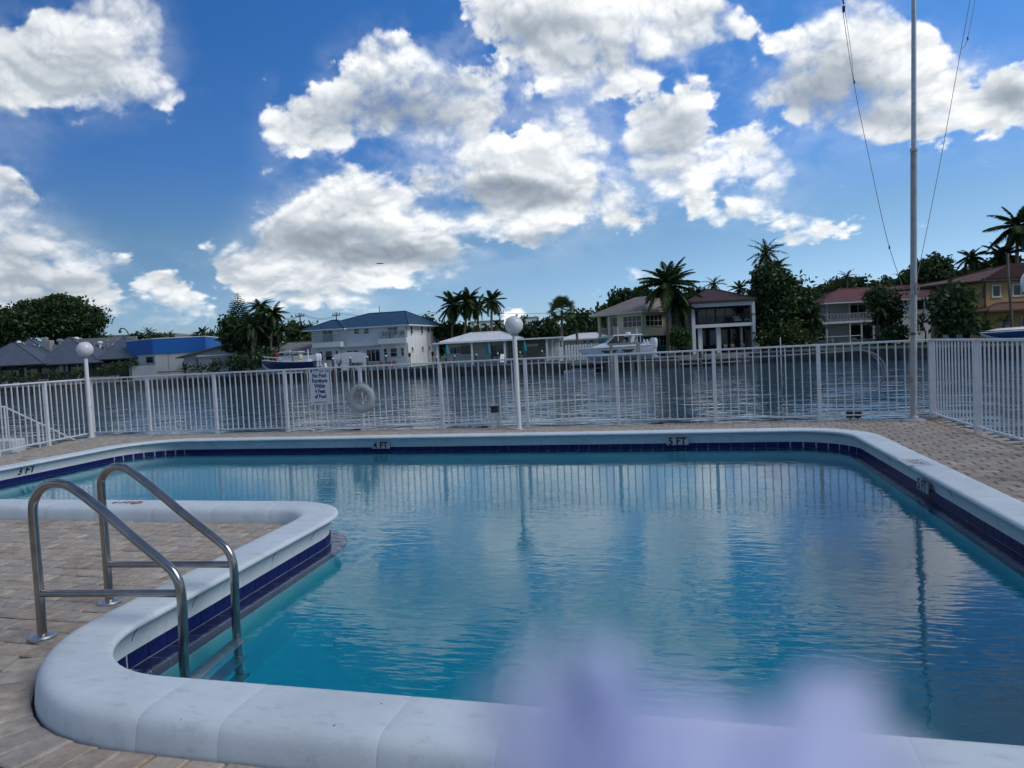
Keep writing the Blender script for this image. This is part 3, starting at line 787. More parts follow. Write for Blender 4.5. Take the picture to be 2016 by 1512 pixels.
top_mark(1801, 910, '5 FT', (0.04,-1,0), (1,0,0), .13, plate=(.40,.22), mat=faded)
# hairline cracks and drips under the lip
ck = MB(); rc = random.Random(9)
for px, py in [(452,893),(400,880),(700,862),(820,862),(1220,855),(318,1190),(545,1098),(620,1057),(235,1258),(900,862),(1740,905),(1870,972)]:
    q = onz(px, py, .03); p, nn = pt(s_of(q.x, q.y)); t = Vector((-nn.y, nn.x, 0)); n3 = Vector((nn.x, nn.y, 0)); c = Vector((p.x, p.y, 0))
    w = rc.uniform(-.02, .02)
    ck.tube([c + n3*.016 + Vector((0,0,.077)) + t*w, c + n3*.035 + Vector((0,0,.058)) + t*(w*.5), c + n3*.049 + Vector((0,0,.033)), c + n3*.058 + Vector((0,0,.010)) - t*w], .0016, 4)
ck.build('hairline_crack', black, pool)['kind'] = 'stuff'

# ------------------------------------------------------------------ pool ladder
def atYp(px, py, Y):
    d = ray(px, py); return CAM0 + d * (Y / d.y)
def catmull(P, k=5):
    P = [Vector(p) for p in P]; P = [2*P[0] - P[1]] + P + [2*P[-1] - P[-2]]; out = []
    for i in range(1, len(P) - 2):
        for j in range(k):
            t = j / k; a, b, c, d = P[i-1], P[i], P[i+1], P[i+2]
            out.append(.5 * ((2*b) + (c - a)*t + (2*a - 5*b + 4*c - d)*t*t + (3*b - a - 3*c + d)*t*t*t))
    out.append(P[-2]); return out
lad = thing('pool_ladder', 'stainless steel pool ladder with two bent handrails at the left side of the pool', 'pool ladder', (-3.5, 3.3, 0))
R1 = [(84,1256),(74,1125),(66,1012),(70,978),(88,957),(116,951),(146,963),(200,1004),(262,1058),(322,1108),(345,1132),(356,1166),(361,1240),(362,1304)]
R2 = [(216,1190),(208,1060),(200,962),(203,937),(216,923),(235,919),(257,928),(302,962),(362,1012),(428,1064),(450,1086),(460,1118),(463,1180),(465,1231)]
legs = []
for R, Y in ((R1, 3.06), (R2, 3.585)):
    P = [atYp(a, b, Y) for a, b in R]
    P[0].z = -.01; P[1].x = P[0].x * .6 + P[2].x * .4; P[2].x = P[1].x
    e = P[-1]; P.append(Vector((e.x, e.y, -.55))); P.append(Vector((e.x - .005, e.y, -1.0)))
    m = MB(); m.tube(catmull(P), .0235, 18); r = m.build('handrail', steel, lad, smooth=True)
    f = MB(); f.lathe((P[0].x, P[0].y, 0), [(.066,0),(.066,.010),(.060,.017),(.034,.021),(.026,.026)], 28); f.build('flange', steel_dull, r, smooth=True)
    legs.append((P[0], e))
for (a, b), Y, p0, p1 in ((legs[0], 3.06, (84,1168), (357,1168)), (legs[1], 3.585, (207,1111), (459,1111))):
    m = MB(); m.tube([atYp(*p0, Y), atYp(*p1, Y)], .0195, 16); m.build('cross_bar', steel, lad, smooth=True)
for z in (-.24, -.50, -.76):
    m = MB(); a, b = legs[0][1], legs[1][1]; ang = math.atan2(b.y - a.y, b.x - a.x)
    m.box(((a.x+b.x)/2 + .03, (a.y+b.y)/2, z), (.50, .085, .022), ang); m.build('tread', steel_dull, lad, bevel=.006)

# ================================================================== FENCE, LAMPS, FLAGPOLE
fence = thing('railing', 'long white metal picket railing round the pool deck', 'railing', (-4, 12.73, 0))
RH = 1.205
def rail_run(a, b, nb, posts=(True, True)):
    a, b = Vector(a), Vector(b); d = b - a; L = d.length; ang = math.atan2(d.y, d.x); c = (a + b) / 2
    m = MB(); m.box((c.x, c.y, .085), (L, .030, .022), ang); m.build('bottom_rail', rail_paint, fence, bevel=.002)
    for i in range(1, nb + 1):
        p = a.lerp(b, i / (nb + 1)); key = round(ang, 2)
        if key not in BAL:
            me = bpy.data.meshes.new('baluster'); q = MB(); q.box((0,0,0), (.0175,.0175,RH - .11), ang); me.from_pydata(q.v, [], q.f); me.materials.append(rail_paint); BAL[key] = me
        inst('baluster', BAL[key], fence, (p.x - fence.location.x, p.y - fence.location.y, .096 + (RH - .11) / 2 - .004))
BAL = {}
def top_rail(pts):
    for a, b in zip(pts[:-1], pts[1:]):
        a, b = Vector(a), Vector(b); d = b - a; c = (a + b) / 2
        m = MB(); m.box((c.x, c.y, RH), (d.length + .03, .052, .030), math.atan2(d.y, d.x)); m.build('top_rail', rail_paint, fence, bevel=.006)
def post(x, y, w=.058, ang=0, cap=False, h=RH - .012):
    m = MB(); m.box((x, y, h / 2 + .004), (w, w, h - .008), ang); p = m.build('post', rail_paint, fence, bevel=.003)
    m = MB(); m.box((x, y, .003), (w * 1.25, w * 1.25, .006), ang); m.build('base_plate', rail_paint, p)
    if cap: m = MB(); m.box((x, y, RH + .03), (w * 1.4, w * 1.4, .03), ang); m.build('post_cap', rail_paint, p, bevel=.004)
FY, FX0, FS = 12.73, -11.31, 1.5943
P = [(-12.74, FY)] + [(FX0 + FS * k, FY) for k in range(9)] + [(3.05, FY)]
for i in range(len(P) - 1): rail_run(P[i], P[i+1], 8 if i == 0 else 12)
for i, (x, y) in enumerate(P): post(x, y, .085 if i == len(P) - 1 else .058)
PL = [(-12.74, FY), (-12.36, 11.28), (-11.93, 9.88), (-11.5, 8.4), (-11.1, 7.0)]
for i in range(4):
    rail_run(PL[i], PL[i+1], 8)
    post(*PL[i+1], .060, .3, cap=(i == 1))
PR = [(3.05, FY), (3.13, 10.90), (3.235, 9.05), (3.34, 7.2), (3.44, 5.4)]
for i in range(4): rail_run(PR[i], PR[i+1], 13); post(*PR[i+1], .085, -.06)
top_rail([P[0], P[-1]]); top_rail(PL[::-1]); top_rail(PR)

def lamp(x, y, label, h=1.80, lean=(0, 0), rust=True):
    t = thing('globe_lamp', label, 'lamp', (x, y, 0), 'white globe lamps along the railing')
    m = MB(); top = Vector((x + lean[0], y + lean[1], h - .17))
    m.tube([(x, y, 0), (x + lean[0]*.5, y + lean[1]*.5, (h-.17)/2), top], .043, 18, r2=.038); m.build('pole', chip_paint if rust else rail_paint, t, smooth=True)
    m = MB(); m.lathe((top.x, top.y, top.z), [(.040,-.02),(.062,0),(.068,.02),(.060,.028)], 20); m.build('collar', steel_dull, t, smooth=True)
    m = MB(); m.lathe((x, y, 0), [(.075,0),(.075,.008),(.048,.016)], 20); m.build('flange', rail_paint, t, smooth=True)
    m = MB(); c = Vector((x + lean[0], y + lean[1], h)); n = 20
    prof = [(.158*math.sin(PI*i/n) + .0001, -.158*math.cos(PI*i/n)) for i in range(1, n)]
    m.lathe(c, prof, 32); m.build('globe', globe_m, t, smooth=True)
    return t
lamp(-3.43, 12.46, 'white globe lamp on a chipped white pole beside the centre of the railing', 1.795, (.0, 0))
q = onz(182, 861, 0); lamp(q.x, q.y - .02, 'white globe lamp at the left corner of the railing', 1.82)
lamp(2.70, 7.60, 'white globe lamp cut off by the right edge of the view', 1.74, rust=False)

pole_m = M('weathered_pole_paint', (.40,.41,.40), (.27,.26,.24), .5, 12, 8, thr=(.5,.72))
fp = thing('flagpole', 'tall white flagpole with yardarm and hanging ropes in the far right corner of the deck', 'flagpole', (2.735, 12.52, 0))
fx, fyy = 2.735, 12.52
tx = lambda z: (fx + .0235 * z, fyy, z)
m = MB(); m.tube([tx(0), tx(2.0), tx(4.03)], .047, 20, r2=.044); m.build('lower_pole', pole_m, fp, smooth=True)
m = MB(); m.tube([tx(4.03), tx(8.4)], .036, 18, r2=.030); m.build('upper_pole', steel_dull, fp, smooth=True)
m = MB(); m.lathe(tx(4.0), [(.046,0),(.051,.01),(.051,.05),(.037,.06)], 20); m.build('joint_sleeve', steel_dull, fp, smooth=True)
m = MB(); m.lathe((fx, fyy, 0), [(.175,0),(.175,.012),(.16,.024),(.075,.032),(.06,.07),(.049,.08)], 28); m.build('base_flange', pole_m, fp, smooth=True)
zt = at(1795, -70, 11.3).z
m = MB(); ya = at(1650, -62, 11.3); yb = at(1925, -62, 11.3); m.tube([ya, yb], .026, 12); m.build('yardarm', rail_paint, fp, smooth=True)
pul = at(1661, 18, 11.3)
m = MB(); m.tube([at(1657, -60, 11.3), at(1659, 0, 11.3)], .006, 6); m.tube([at(1659, -4, 11.3), at(1661, 8, 11.3)], .012, 8)
m.box(pul, (.035, .05, .085)); m.build('pulley', dark, fp, bevel=.006)
def sag(a, b, s, n=10): return [a.lerp(b, i/n) + Vector((0,0,-s*4*(i/n)*(1-i/n))) for i in range(n+1)]
for pp_, r in (([(1659.5,24),(1680.5,161),(1713,320),(1749,480),(1786,588)], .0045), ([(1664,24),(1675,100),(1681,158)], .0035),
               ([(1921,-60),(1896,75),(1850,325),(1803,560)], .0045), ([(1931,-60),(1905,75),(1893,96)], .0035)):
    m = MB(); m.tube(catmull([at(a_, b_, 11.29) for a_, b_ in pp_], 6), r, 5); m.build('rope', rope_m, fp, smooth=True)
for px, py in ((1682,162),(1751,487),(1905,76)):
    m = MB(); c = at(px, py, 11.3); m.lathe(c, [(.004,-.03),(.014,-.01),(.012,.012),(.004,.03)], 8); m.build('rope_knot', dark, fp, smooth=True)
rr = random.Random(4)
def coil(px, py, n, rad, d=11.2):
    m = MB(); c = at(px, py, d)
    for k in range(n):
        a0 = rr.random() * 6; rx, rz = rad * rr.uniform(.4, 1), rad * rr.uniform(.8, 2.0)
        m.tube([c + Vector((rx*math.cos(t + a0), rr.uniform(-.02,.02), rz*math.sin(t + a0))) for t in [2*PI*i/9 for i in range(10)]], .0045, 4)
    m.build('rope_coil', rope_m, fp, smooth=True)
coil(1805, 568, 4, .05); coil(1791, 748, 5, .045); coil(1793, 585, 2, .03)
m = MB()
for a, b in (((1786,590),(1800,640)), ((1800,640),(1792,655)), ((1790,655),(1802,690)), ((1789,600),(1790,745)), ((1790,760),(1796,800)), ((1803,800),(1822,822)), ((1801,804),(1838,824))):
    m.tube([at(*a, 11.22), at(*b, 11.20)], .004, 4)
m.build('halyard', rope_m, fp, smooth=True)
m = MB(); c = at(1795, 657, 11.28); m.tube([c + Vector((.052*math.cos(t), .052*math.sin(t), 0)) for t in [2*PI*i/16 for i in range(17)]], .012, 6); m.build('strap', dark, fp)
m = MB(); c = at(1788, 603, 11.2); m.tube([c - Vector((.05,0,.02)), c + Vector((.05,0,.03))], .008, 6); m.build('cleat', steel_dull, fp)
m = MB(); 
for k in range(14):
    c = Vector((3.0 + rr.uniform(-.12,.25), 12.62 + rr.uniform(-.12,.08), .015 + rr.uniform(0,.02))); a0 = rr.random()*6; r_ = rr.uniform(.03,.09)
    m.tube([c + Vector((r_*math.cos(t+a0), r_*.7*math.sin(t+a0), rr.uniform(0,.01))) for t in [2*PI*i/8 for i in range(9)]], .004, 4)
tag(m.build('rope_heap', rope_m), 'small heap of tangled rope at the foot of the corner post', 'rope')

# sign on the railing
sg = thing('pool_rule_sign', 'white sign with navy lettering hung on the railing left of the life ring', 'sign', (-7.3, 12.7, .35))
a = at(630, 764, 13.6); k = (12.700 - 0) / a.y; c = CAM0 + (a - CAM0) * ((12.700) / a.y)
tl = CAM0 + ray(608, 732) * (12.70 / ray(608, 732).y); br_ = CAM0 + ray(653, 797) * (12.70 / ray(653, 797).y)
wS, hS = .415, .60; cx, cz = c.x, c.z
m = MB(); m.box((cx, 12.700, cz), (wS, .005, hS), 0); board = m.build('board', sign_white, sg)
for i, (tt, sz) in enumerate((('No Pool', .107), ('Furniture', .107), ('Within', .107), ('4 Feet', .107), ('of Pool', .107))):
    place_text(text_mesh(tt, sz, .0005, .0042, sx=.80), navy_print, 'lettering', board, (cx, 12.6965, cz + .235 - i * .099), (1,0,0), (0,0,1))
place_text(text_mesh('Florida Building Code 454.1.2.3.5', .026, .0004, .0008, sx=.80), navy_print, 'small_lettering', board, (cx, 12.6965, cz - .268), (1,0,0), (0,0,1))
m = MB()
for sx_ in (-1, 1):
    for sz_ in (-1, 1): m.box((cx + sx_*.19, 12.698, cz + sz_*.28), (.012, .006, .012))
m.build('cable_tie', steel_dull, sg)

# life ring
lr = thing('life_ring', 'white life ring with grab rope hung on a railing post', 'life ring', (-6.52, 12.62, .3))
c = CAM0 + ray(712, 784) * (12.60 / ray(712, 784).y); m = MB(); vs = []; fs = []; NA, NB = 40, 14
for i in range(NA):
    for j in range(NB):
        a_, b_ = 2*PI*i/NA, 2*PI*j/NB; R = .197 + .078*math.cos(b_)
        vs.append((c.x + R*math.cos(a_), c.y + .055*math.sin(b_), c.z + R*math.sin(a_)))
for i in range(NA):
    for j in range(NB): fs.append((i*NB + j, ((i+1)%NA)*NB + j, ((i+1)%NA)*NB + (j+1)%NB, i*NB + (j+1)%NB))
m.add(vs, fs); m.build('ring', M('ring_foam', (.42,.46,.45), (.35,.39,.38), .5, 6), lr, smooth=True)
for k in range(4):
    m = MB(); a0 = PI/4 + k*PI/2
    P_ = [c + Vector(((.277 + .035*math.sin(PI*i/10)*(1.6 if k in (2,3) else .5))*math.cos(a0 + i*PI/20), -.02, (.277 + .05*math.sin(PI*i/10)*(1.8 if k in (2,3) else .5))*math.sin(a0 + i*PI/20))) for i in range(11)]
    m.tube(P_, .0055, 5); m.build('grab_rope', rope_m, lr, smooth=True)
for x0, n in ((-.03, 3), (.05, 4)):
    m = MB()
    for i in range(n):
        w = .02 + .012*i; L = .20 + .05*rr.random()
        m.tube([c + Vector((x0 - w*.4, -.07, .17)), c + Vector((x0 - w, -.075, .08)), c + Vector((x0, -.075, .17 - L)), c + Vector((x0 + w, -.075, .07)), c + Vector((x0 + w*.3, -.07, .17))], .005, 5)
    m.build('throw_line', rope_m, lr, smooth=True)
m = MB(); m.tube([c + Vector((0, .05, .25)), c + Vector((0, -.02, .285)), c + Vector((0, -.06, .25)), c + Vector((.0, -.075, .17))], .012, 6); m.build('hanger', steel_dull, lr)

# conduit and hose behind the railing
hs = thing('hose', 'grey pipe strapped behind the right half of the railing ending in a hanging hose', 'hose', (0, 12.8, 0))
def onY(px, py, Y): d = ray(px, py); return CAM0 + d * (Y / d.y)
m = MB(); m.tube([onY(1050,715,12.80), onY(1130,714.5,12.80), onY(1330,709,12.80), onY(1530,701,12.80), onY(1692,689.5,12.80)], .013, 8); m.build('pipe', pvc, hs, smooth=True)
for dx in (0, 7):
    m = MB(); m.tube(catmull([onY(1670,690.5,12.79), onY(1698,690,12.79), onY(1715 + dx,697,12.80), onY(1733 + dx,716,12.81), onY(1739 + dx*.5,738,12.80), onY(1733 + dx*.4,752,12.82), onY(1726 + dx,762,12.83)]), .010, 7); m.build('hose_end', pvc, hs, smooth=True)
for px, py in ((1210,717),(1407,707),(1608,695)):
    m = MB(); c = onY(px, py, 12.77); m.box(c, (.035,.03,.06)); m.build('clip', dark, hs)

# electrical pedestal, small floodlights, fittings
pd = thing('outlet_pedestal', 'small black outlet box on two short posts in front of the railing', 'outlet box', (-3.87, 12.5, 0))
q = onz(976, 845, 0)
m = MB(); m.box((q.x, q.y, .345), (.125, .10, .10)); m.build('box', dark, pd, bevel=.006)
m = MB(); m.box((q.x, q.y, .402), (.15, .12, .018)); m.build('lid', dark, pd, bevel=.004)
for dx, mt in ((-.035, rail_paint), (.042, steel_dull)):
    m = MB(); m.box((q.x + dx, q.y, .149), (.040 if dx < 0 else .028, .035, .296)); m.build('leg', mt, pd)
for i, px in enumerate((1673.5, 1689)):
    c = onY(px, 817, 12.84); b = thing('floodlight', ('left' if i == 0 else 'right') + ' one of two small black floodlights low behind the railing', 'floodlight', (c.x, c.y, c.z), 'black floodlights behind the railing')
    m = MB(); m.hexa([(c.x-.05,c.y+.03,c.z-.05),(c.x+.05,c.y+.03,c.z-.05),(c.x+.05,c.y+.07,c.z-.045),(c.x-.05,c.y+.07,c.z-.045),(c.x-.055,c.y-.03,c.z+.05),(c.x+.055,c.y-.03,c.z+.05),(c.x+.055,c.y+.05,c.z+.055),(c.x-.055,c.y+.05,c.z+.055)]); m.build('housing', dark, b, bevel=.004)
    m = MB(); m.tube([(c.x, c.y+.02, c.z-.05), (c.x, c.y+.02, -.02)], .010, 6); m.build('stem', dark, b)
for px, lab in ((690, 'dark mooring strap lying under the railing near the life ring'), (940, 'dark mooring strap lying under the railing left of the outlet box'), (1290, 'dark mooring strap lying under the railing right of the centre lamp')):
    m = MB(); q = onz(px, 849 - (px - 690) * .016, 0); m.box((q.x, 12.86, .004), (.22, .05, .02)); m.box((q.x + .06, 12.85, .02), (.10, .04, .015)); tag(m.build('mooring_strap', dark), lab, 'strap', 'straps under the railing')

# gangway rail and white box beyond the left railing
gw = thing('gangway_rail', 'white sloping gangway handrail beyond the left railing', 'handrail', (-13, 9, -1))
m = MB(); m.tube([at(-60,803,15.5), at(8,801,15.5), at(146,866,17.5), at(175,882,18)], .022, 8); m.build('handrail', rail_paint, gw, smooth=True)
m = MB(); m.tube([at(-60,880,15.5), at(8,886,15.5), at(60,905,16)], .02, 8); m.build('lower_rail', rail_paint, gw, smooth=True)
for px, py, d in ((8,801,15.5),(75,833,16.4)):
    m = MB(); c = at(px, py, d); m.tube([c, (c.x, c.y, c.z - 1.0)], .018, 8); m.build('stanchion', rail_paint, gw)
m = MB(); a_ = ground(18, 14.0, -.25); m.box((a_.x, a_.y, .0), (.42, .4, .36), .3); bx_ = tag(m.build('dock_box', rail_paint, bevel=.015), 'white dock step box beyond the railing at the lower left edge', 'dock box')
for i, (z, w) in enumerate(((.10, .2),)): pass

# dock below the left railing that carries box and gangway
m = MB(); m.box((a_.x - 1.5, a_.y + .6, -.30), (4.0, 2.2, .16), .3); tag(m.build('dock_platform', concrete), kind='structure')

# ================================================================== FAR BANK HOUSES
class Fr:
    """upright frame: x to the right along a facade, y away, z up; hit() meets a sight line with the plane y = v"""
    def __init__(s, p, deg):
        s.o = Vector((p.x, p.y, 0)); a = math.radians(deg) - YAW; s.a = a
        s.ex = Vector((math.cos(a), math.sin(a), 0)); s.ey = Vector((-math.sin(a), math.cos(a), 0))
    def w(s, u, v, z): p = s.o + s.ex*u + s.ey*v; return (p.x, p.y, z)
    def hit(s, px, py, v=0):
        d = ray(px, py); t = ((s.o + s.ey*v) - CAM0).dot(s.ey) / d.dot(s.ey); p = CAM0 + d*t - s.o
        return p.dot(s.ex), (CAM0 + d*t).z
    def rect(s, x0, x1, y0, y1, v=0):
        ym, xm = (y0 + y1)/2, (x0 + x1)/2
        return s.hit(x0, ym, v)[0], s.hit(x1, ym, v)[0], s.hit(xm, y1, v)[1], s.hit(xm, y0, v)[1]
GZ = -.31
def window(fr, par, x0, x1, y0, y1, nx=1, ny=1, v=0, frame=None, glass=None, fw=.07, sill=False, name='window'):
    frame = frame or wall_cream if False else (frame or wall_white)
    u0, u1, z0, z1 = fr.rect(x0, x1, y0, y1, v)
    if u1 < u0: u0, u1 = u1, u0
    m = MB()
    m.fbox(fr, u0 - fw, u1 + fw, v - .06, v - .005, z0 - fw, z0); m.fbox(fr, u0 - fw, u1 + fw, v - .06, v - .005, z1, z1 + fw)
    m.fbox(fr, u0 - fw, u0, v - .06, v - .005, z0, z1); m.fbox(fr, u1, u1 + fw, v - .06, v - .005, z0, z1)
    for i in range(1, nx):
        u = u0 + (u1-u0)*i/nx; m.fbox(fr, u - fw*.45, u + fw*.45, v - .055, v - .006, z0, z1)
    for i in range(1, ny):
        z = z0 + (z1-z0)*i/ny
        for j in range(nx):
            a_ = u0 + (u1-u0)*j/nx + (fw*.45 if j else 0); b_ = u0 + (u1-u0)*(j+1)/nx - (fw*.45 if j < nx-1 else 0)
            m.fbox(fr, a_, b_, v - .054, v - .007, z - fw*.3, z + fw*.3)
    if sill: m.fbox(fr, u0 - fw*1.6, u1 + fw*1.6, v - .12, v - .061, z0 - fw*1.2, z0 - fw*.3)
    w = m.build(name, frame, par)
    for i in range(nx):
        g = MB(); a_, b_ = u0 + (u1-u0)*i/nx, u0 + (u1-u0)*(i+1)/nx; g.fbox(fr, a_ + .005, b_ - .005, v - .035, v - .012, z0 + .005, z1 - .005)
        g.build('pane', glass or glass_dark, w)
    return w
def hip(fr, par, u0, u1, v0, v1, ze, zr, ru0, ru1, rv, mat, th=.16, name='roof', fascia=None):
    """hip roof over a rectangle with a ridge from ru0 to ru1 at depth rv"""
    m = MB(); A = [fr.w(u0,v0,ze), fr.w(u1,v0,ze), fr.w(u1,v1,ze), fr.w(u0,v1,ze), fr.w(ru0,rv,zr), fr.w(ru1,rv,zr)]
    m.add(A, [(0,1,5,4),(1,2,5),(2,3,4,5),(3,0,4)])
    r = m.build(name, mat, par)
    m = MB(); m.fbox(fr, u0+.02, u1-.02, v0+.02, v1-.02, ze - th, ze - .004); m.build('fascia', fascia or wall_white, r)
    # ridge and hip caps
    m = MB(); c = [Vector(q) for q in A]
    for a_, b_ in ((4,5),(0,4),(3,4),(1,5),(2,5)): m.tube([c[a_] + Vector((0,0,.01)), c[b_] + Vector((0,0,.01))], .09, 5)
    m.build('ridge_cap', mat, r)
    return r
def wallbox(fr, par, u0, u1, v0, v1, z0, z1, mat, name='wall'):
    m = MB(); m.fbox(fr, u0, u1, v0, v1, z0, z1); return m.build(name, mat, par)
def balusters(fr, par, u0, u1, v, z0, z1, mat, step=.14, name='balcony_rail', w=.035):
    m = MB(); m.fbox(fr, u0, u1, v-.03, v+.03, z1-.05, z1); m.fbox(fr, u0, u1, v-.02, v+.02, z0, z0+.04)
    u = u0
    while u <= u1: m.fbox(fr, u-w/2, u+w/2, v-.015, v+.015, z0+.04, z1-.05); u += step
    return m.build(name, mat, par)
# chairs, shared by every terrace
def make_chair_mesh():
    P = {}
    q = MB(); q.box((0,0,.42), (.5,.5,.05)); P['seat'] = q
    q = MB(); q.hexa([(-.25,.22,.45),(.25,.22,.45),(.25,.27,.45),(-.25,.27,.45),(-.25,.36,.98),(.25,.36,.98),(.25,.40,.98),(-.25,.40,.98)]); P['backrest'] = q
    q = MB()
    for x in (-.23,.23):
        for y in (-.22,.24): q.box((x,y,.2), (.035,.035,.4))
        q.box((x, 0, .63), (.04,.5,.03)); q.box((x,-.2,.53), (.03,.03,.2))
    P['frame'] = q; out = {}
    for k_, q in P.items():
        me = bpy.data.meshes.new(k_); me.from_pydata(q.v, [], q.f); out[k_] = me
    return out
CH = {}
def chair(px, depth, z, ang, label, mat=chair_m, group='patio chairs on the far bank', p=None):
    key = mat.name
    if key not in CH:
        CH[key] = make_chair_mesh()
        for me in CH[key].values(): me.materials.append(mat)
    p = p or ground(px, depth, z)
    t = thing('patio_chair', label, 'chair', (p.x, p.y, z), group)
    for k_ in ('seat', 'backrest', 'frame'): inst(k_, CH[key][k_], t, (0,0,0), (0,0,ang))
    return t
def piling(px, depth, ytop, label, r=.14, capm=None, group='dock pilings by the white house'):
    p = ground(px, depth, -.3); top = at(px, ytop, depth).z
    t = thing('dock_piling', label, 'piling', (p.x, p.y, CANAL_Z), group)
    m = MB(); m.lathe((p.x, p.y, 0), [(r, CANAL_Z - .4), (r*.95, top - .12)], 12); m.build('shaft', pile_m, t, smooth=True)
    m = MB(); m.lathe((p.x, p.y, top - .12), [(r*1.05, 0), (r*1.02, .08), (r*.3, .16)], 12); m.build('cap', capm or wall_white, t, smooth=True)

# ---- restaurant with four peaked grey roofs (far left)
rest_t = thing('restaurant_building', 'long low building with several peaked blue grey roofs at the far left', 'building', ground(60, 112, GZ))
fr = Fr(ground(80, 110, GZ), 0)
u0 = fr.hit(-90, 724)[0]; u1 = fr.hit(272, 706)[0]
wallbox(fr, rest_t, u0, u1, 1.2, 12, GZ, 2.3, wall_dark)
for x0, x1, ax, ey, ay, v, dv in ((-75, 88, 27, 724, 675, 0, 13), (22, 110, 57.5, 706, 668, 5, 13), (72, 200, 136, 719, 664.5, .5, 13), (188, 276, 243, 708, 664, 1.0, 11), (-190, -60, -125, 726, 676, 1, 13)):
    a0, ze = fr.hit(x0, ey, v); a1, _ = fr.hit(x1, ey, v); am, zr = fr.hit(ax, ay, v + dv/2)
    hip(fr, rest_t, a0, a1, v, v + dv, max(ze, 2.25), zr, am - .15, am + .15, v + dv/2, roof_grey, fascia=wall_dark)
for i in range(14):
    x0 = -90 + i * 26; a0 = fr.hit(x0, 730)[0]
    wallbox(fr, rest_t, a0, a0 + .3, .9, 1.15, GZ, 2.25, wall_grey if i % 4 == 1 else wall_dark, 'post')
for x0, x1 in ((-60,-20),(-10,38),(60,98),(112,136),(140,166),(205,240)): window(fr, rest_t, x0, x1, 727 - (x0-40)*.05, 738 - (x0-40)*.05, 2, 1, v=1.2, frame=wall_dark)
window(fr, rest_t, 116, 134, 720, 731, 1, 1, v=1.0, frame=wall_dark, glass=wall_grey)
re_ = random.Random(2)
for i, (px, py, w_) in enumerate(((37,675,9),(47,679,9),(68,681,9),(80,683,9),(95,677,15),(118,672,12),(126,676,8),(172,677,12),(186,680,9),(197,676,10),(205,683,8),(212,672,8),(224,680,8),(232,671,9),(90,668,10),(150,668,10))):
    a0, z = fr.hit(px, py, 9); s = w_ * 119 / F; m = MB()
    if i == 4: m.fbox(fr, a0 - s*.5, a0 + s*.5, 8.4, 9.6, z - 1.0, z + s*.45); m.build('air_handler', wall_grey, rest_t, bevel=.03)
    else: c = fr.w(a0, 9, z); m.lathe(c, [(s*.25,-1.6),(s*.25,-.05),(s*.5,0),(s*.5,s*.3),(s*.2,s*.45)], 10); m.build('roof_vent', steel_dull if i % 3 else wall_white, rest_t, smooth=True)
wallbox(fr, rest_t, fr.hit(95,660,10)[0], fr.hit(250,660,10)[0], 13, 13.3, 3.2, fr.hit(200,665,13)[1], wall_grey, 'parapet')
for i, (x0, x1) in enumerate(((-20,34),(40,50),(62,72),(84,128),(135,190),(196,262))):
    a0, a1 = fr.hit(x0, 740)[0], fr.hit(x1, 740)[0]
    wallbox(fr, rest_t, a0, a1, -4.2, -4.0, GZ, GZ + (.75 if i % 2 else .5), wall_white2 if i % 2 == 0 else wall_grey, 'terrace_wall')

# ---- blue and white shop building
bb = thing('shop_building', 'flat roofed white building with a wide blue parapet', 'building', ground(310, 112, GZ))
fr = Fr(ground(308, 108, GZ), 8); fl_ = Fr(ground(308, 108, GZ), -38)
uR, _ = fr.hit(403, 680); z0, z1 = fr.hit(340, 695)[1], fr.hit(340, 665.8)[1]
uL = fl_.hit(251.5, 685)[0]
wallbox(fr, bb, .0, uR, .02, 9, GZ, z0, wall_white2); wallbox(fr, bb, -.15, uR + .15, -.12, 9.2, z0, z1, wall_blue, 'parapet'); wallbox(fr, bb, -.2, uR + .2, -.17, 9.3, z1 + .003, z1 + .12, wall_white, 'coping')
wallbox(fl_, bb, uL, -.05, .02, 9, GZ, z0, wall_white2); wallbox(fl_, bb, uL - .1, -.05, -.12, 9.0, z0 + .004, z1 - .004, wall_blue, 'parapet'); wallbox(fl_, bb, uL - .12, -.05, -.16, 9, z1 + .001, z1 + .11, wall_white, 'coping')
window(fl_, bb, 289, 301, 703.5, 713, 1, 1, frame=trim_dark)
a_ = fr.hit(331, 700)[0]; wallbox(fr, bb, a_, a_ + .05, -.03, 0, GZ, z0, wall_grey, 'downpipe'); wallbox(fr, bb, 0, uR, -.05, 0, GZ + .9, GZ + 1.0, wall_grey, 'trim')
fn = thing('board_fence', 'low white board fence in front of the blue and white building', 'fence', ground(285, 106, GZ))
ff = Fr(ground(309, 105.5, GZ), -4); ul, zt_ = ff.hit(259, 721)
k = 16
for i in range(k): wallbox(ff, fn, ul + (-.0 - ul)*i/k + .01, ul + (0 - ul)*(i+1)/k - .01, 0, .05, GZ, zt_, wall_white2, 'board')
wallbox(ff, fn, ul, 0, .05, .1, GZ + .4, GZ + .5, wall_white2, 'rail')

# ---- ranch house
rh = thing('ranch_house', 'low white ranch house with a shallow gable behind the dark palms', 'house', ground(460, 102, GZ))
fr = Fr(ground(455, 102, GZ), 2)
uA, zA = fr.hit(351, 703.5); uP, zP = fr.hit(452, 676.5); uB, zB = fr.hit(560, 693)
w0 = fr.hit(362, 710)[0]; w1 = fr.hit(548, 705)[0]
m = MB(); gh = zA + (w0 - uA) * (zP - zA) / (uP - uA) - .15; hr = zB + .0
m.add([fr.w(w0,0,GZ), fr.w(w1,0,GZ), fr.w(w1,0,hr-.1), fr.w(uP,0,zP-.2), fr.w(w0,0,gh), fr.w(w0,10,GZ), fr.w(w1,10,GZ), fr.w(w1,10,hr-.1), fr.w(uP,10,zP-.2), fr.w(w0,10,gh)],
      [(0,1,2,3,4),(9,8,7,6,5),(1,6,7,2),(5,0,4,9)]); m.build('wall', wall_white2, rh)
m = MB()
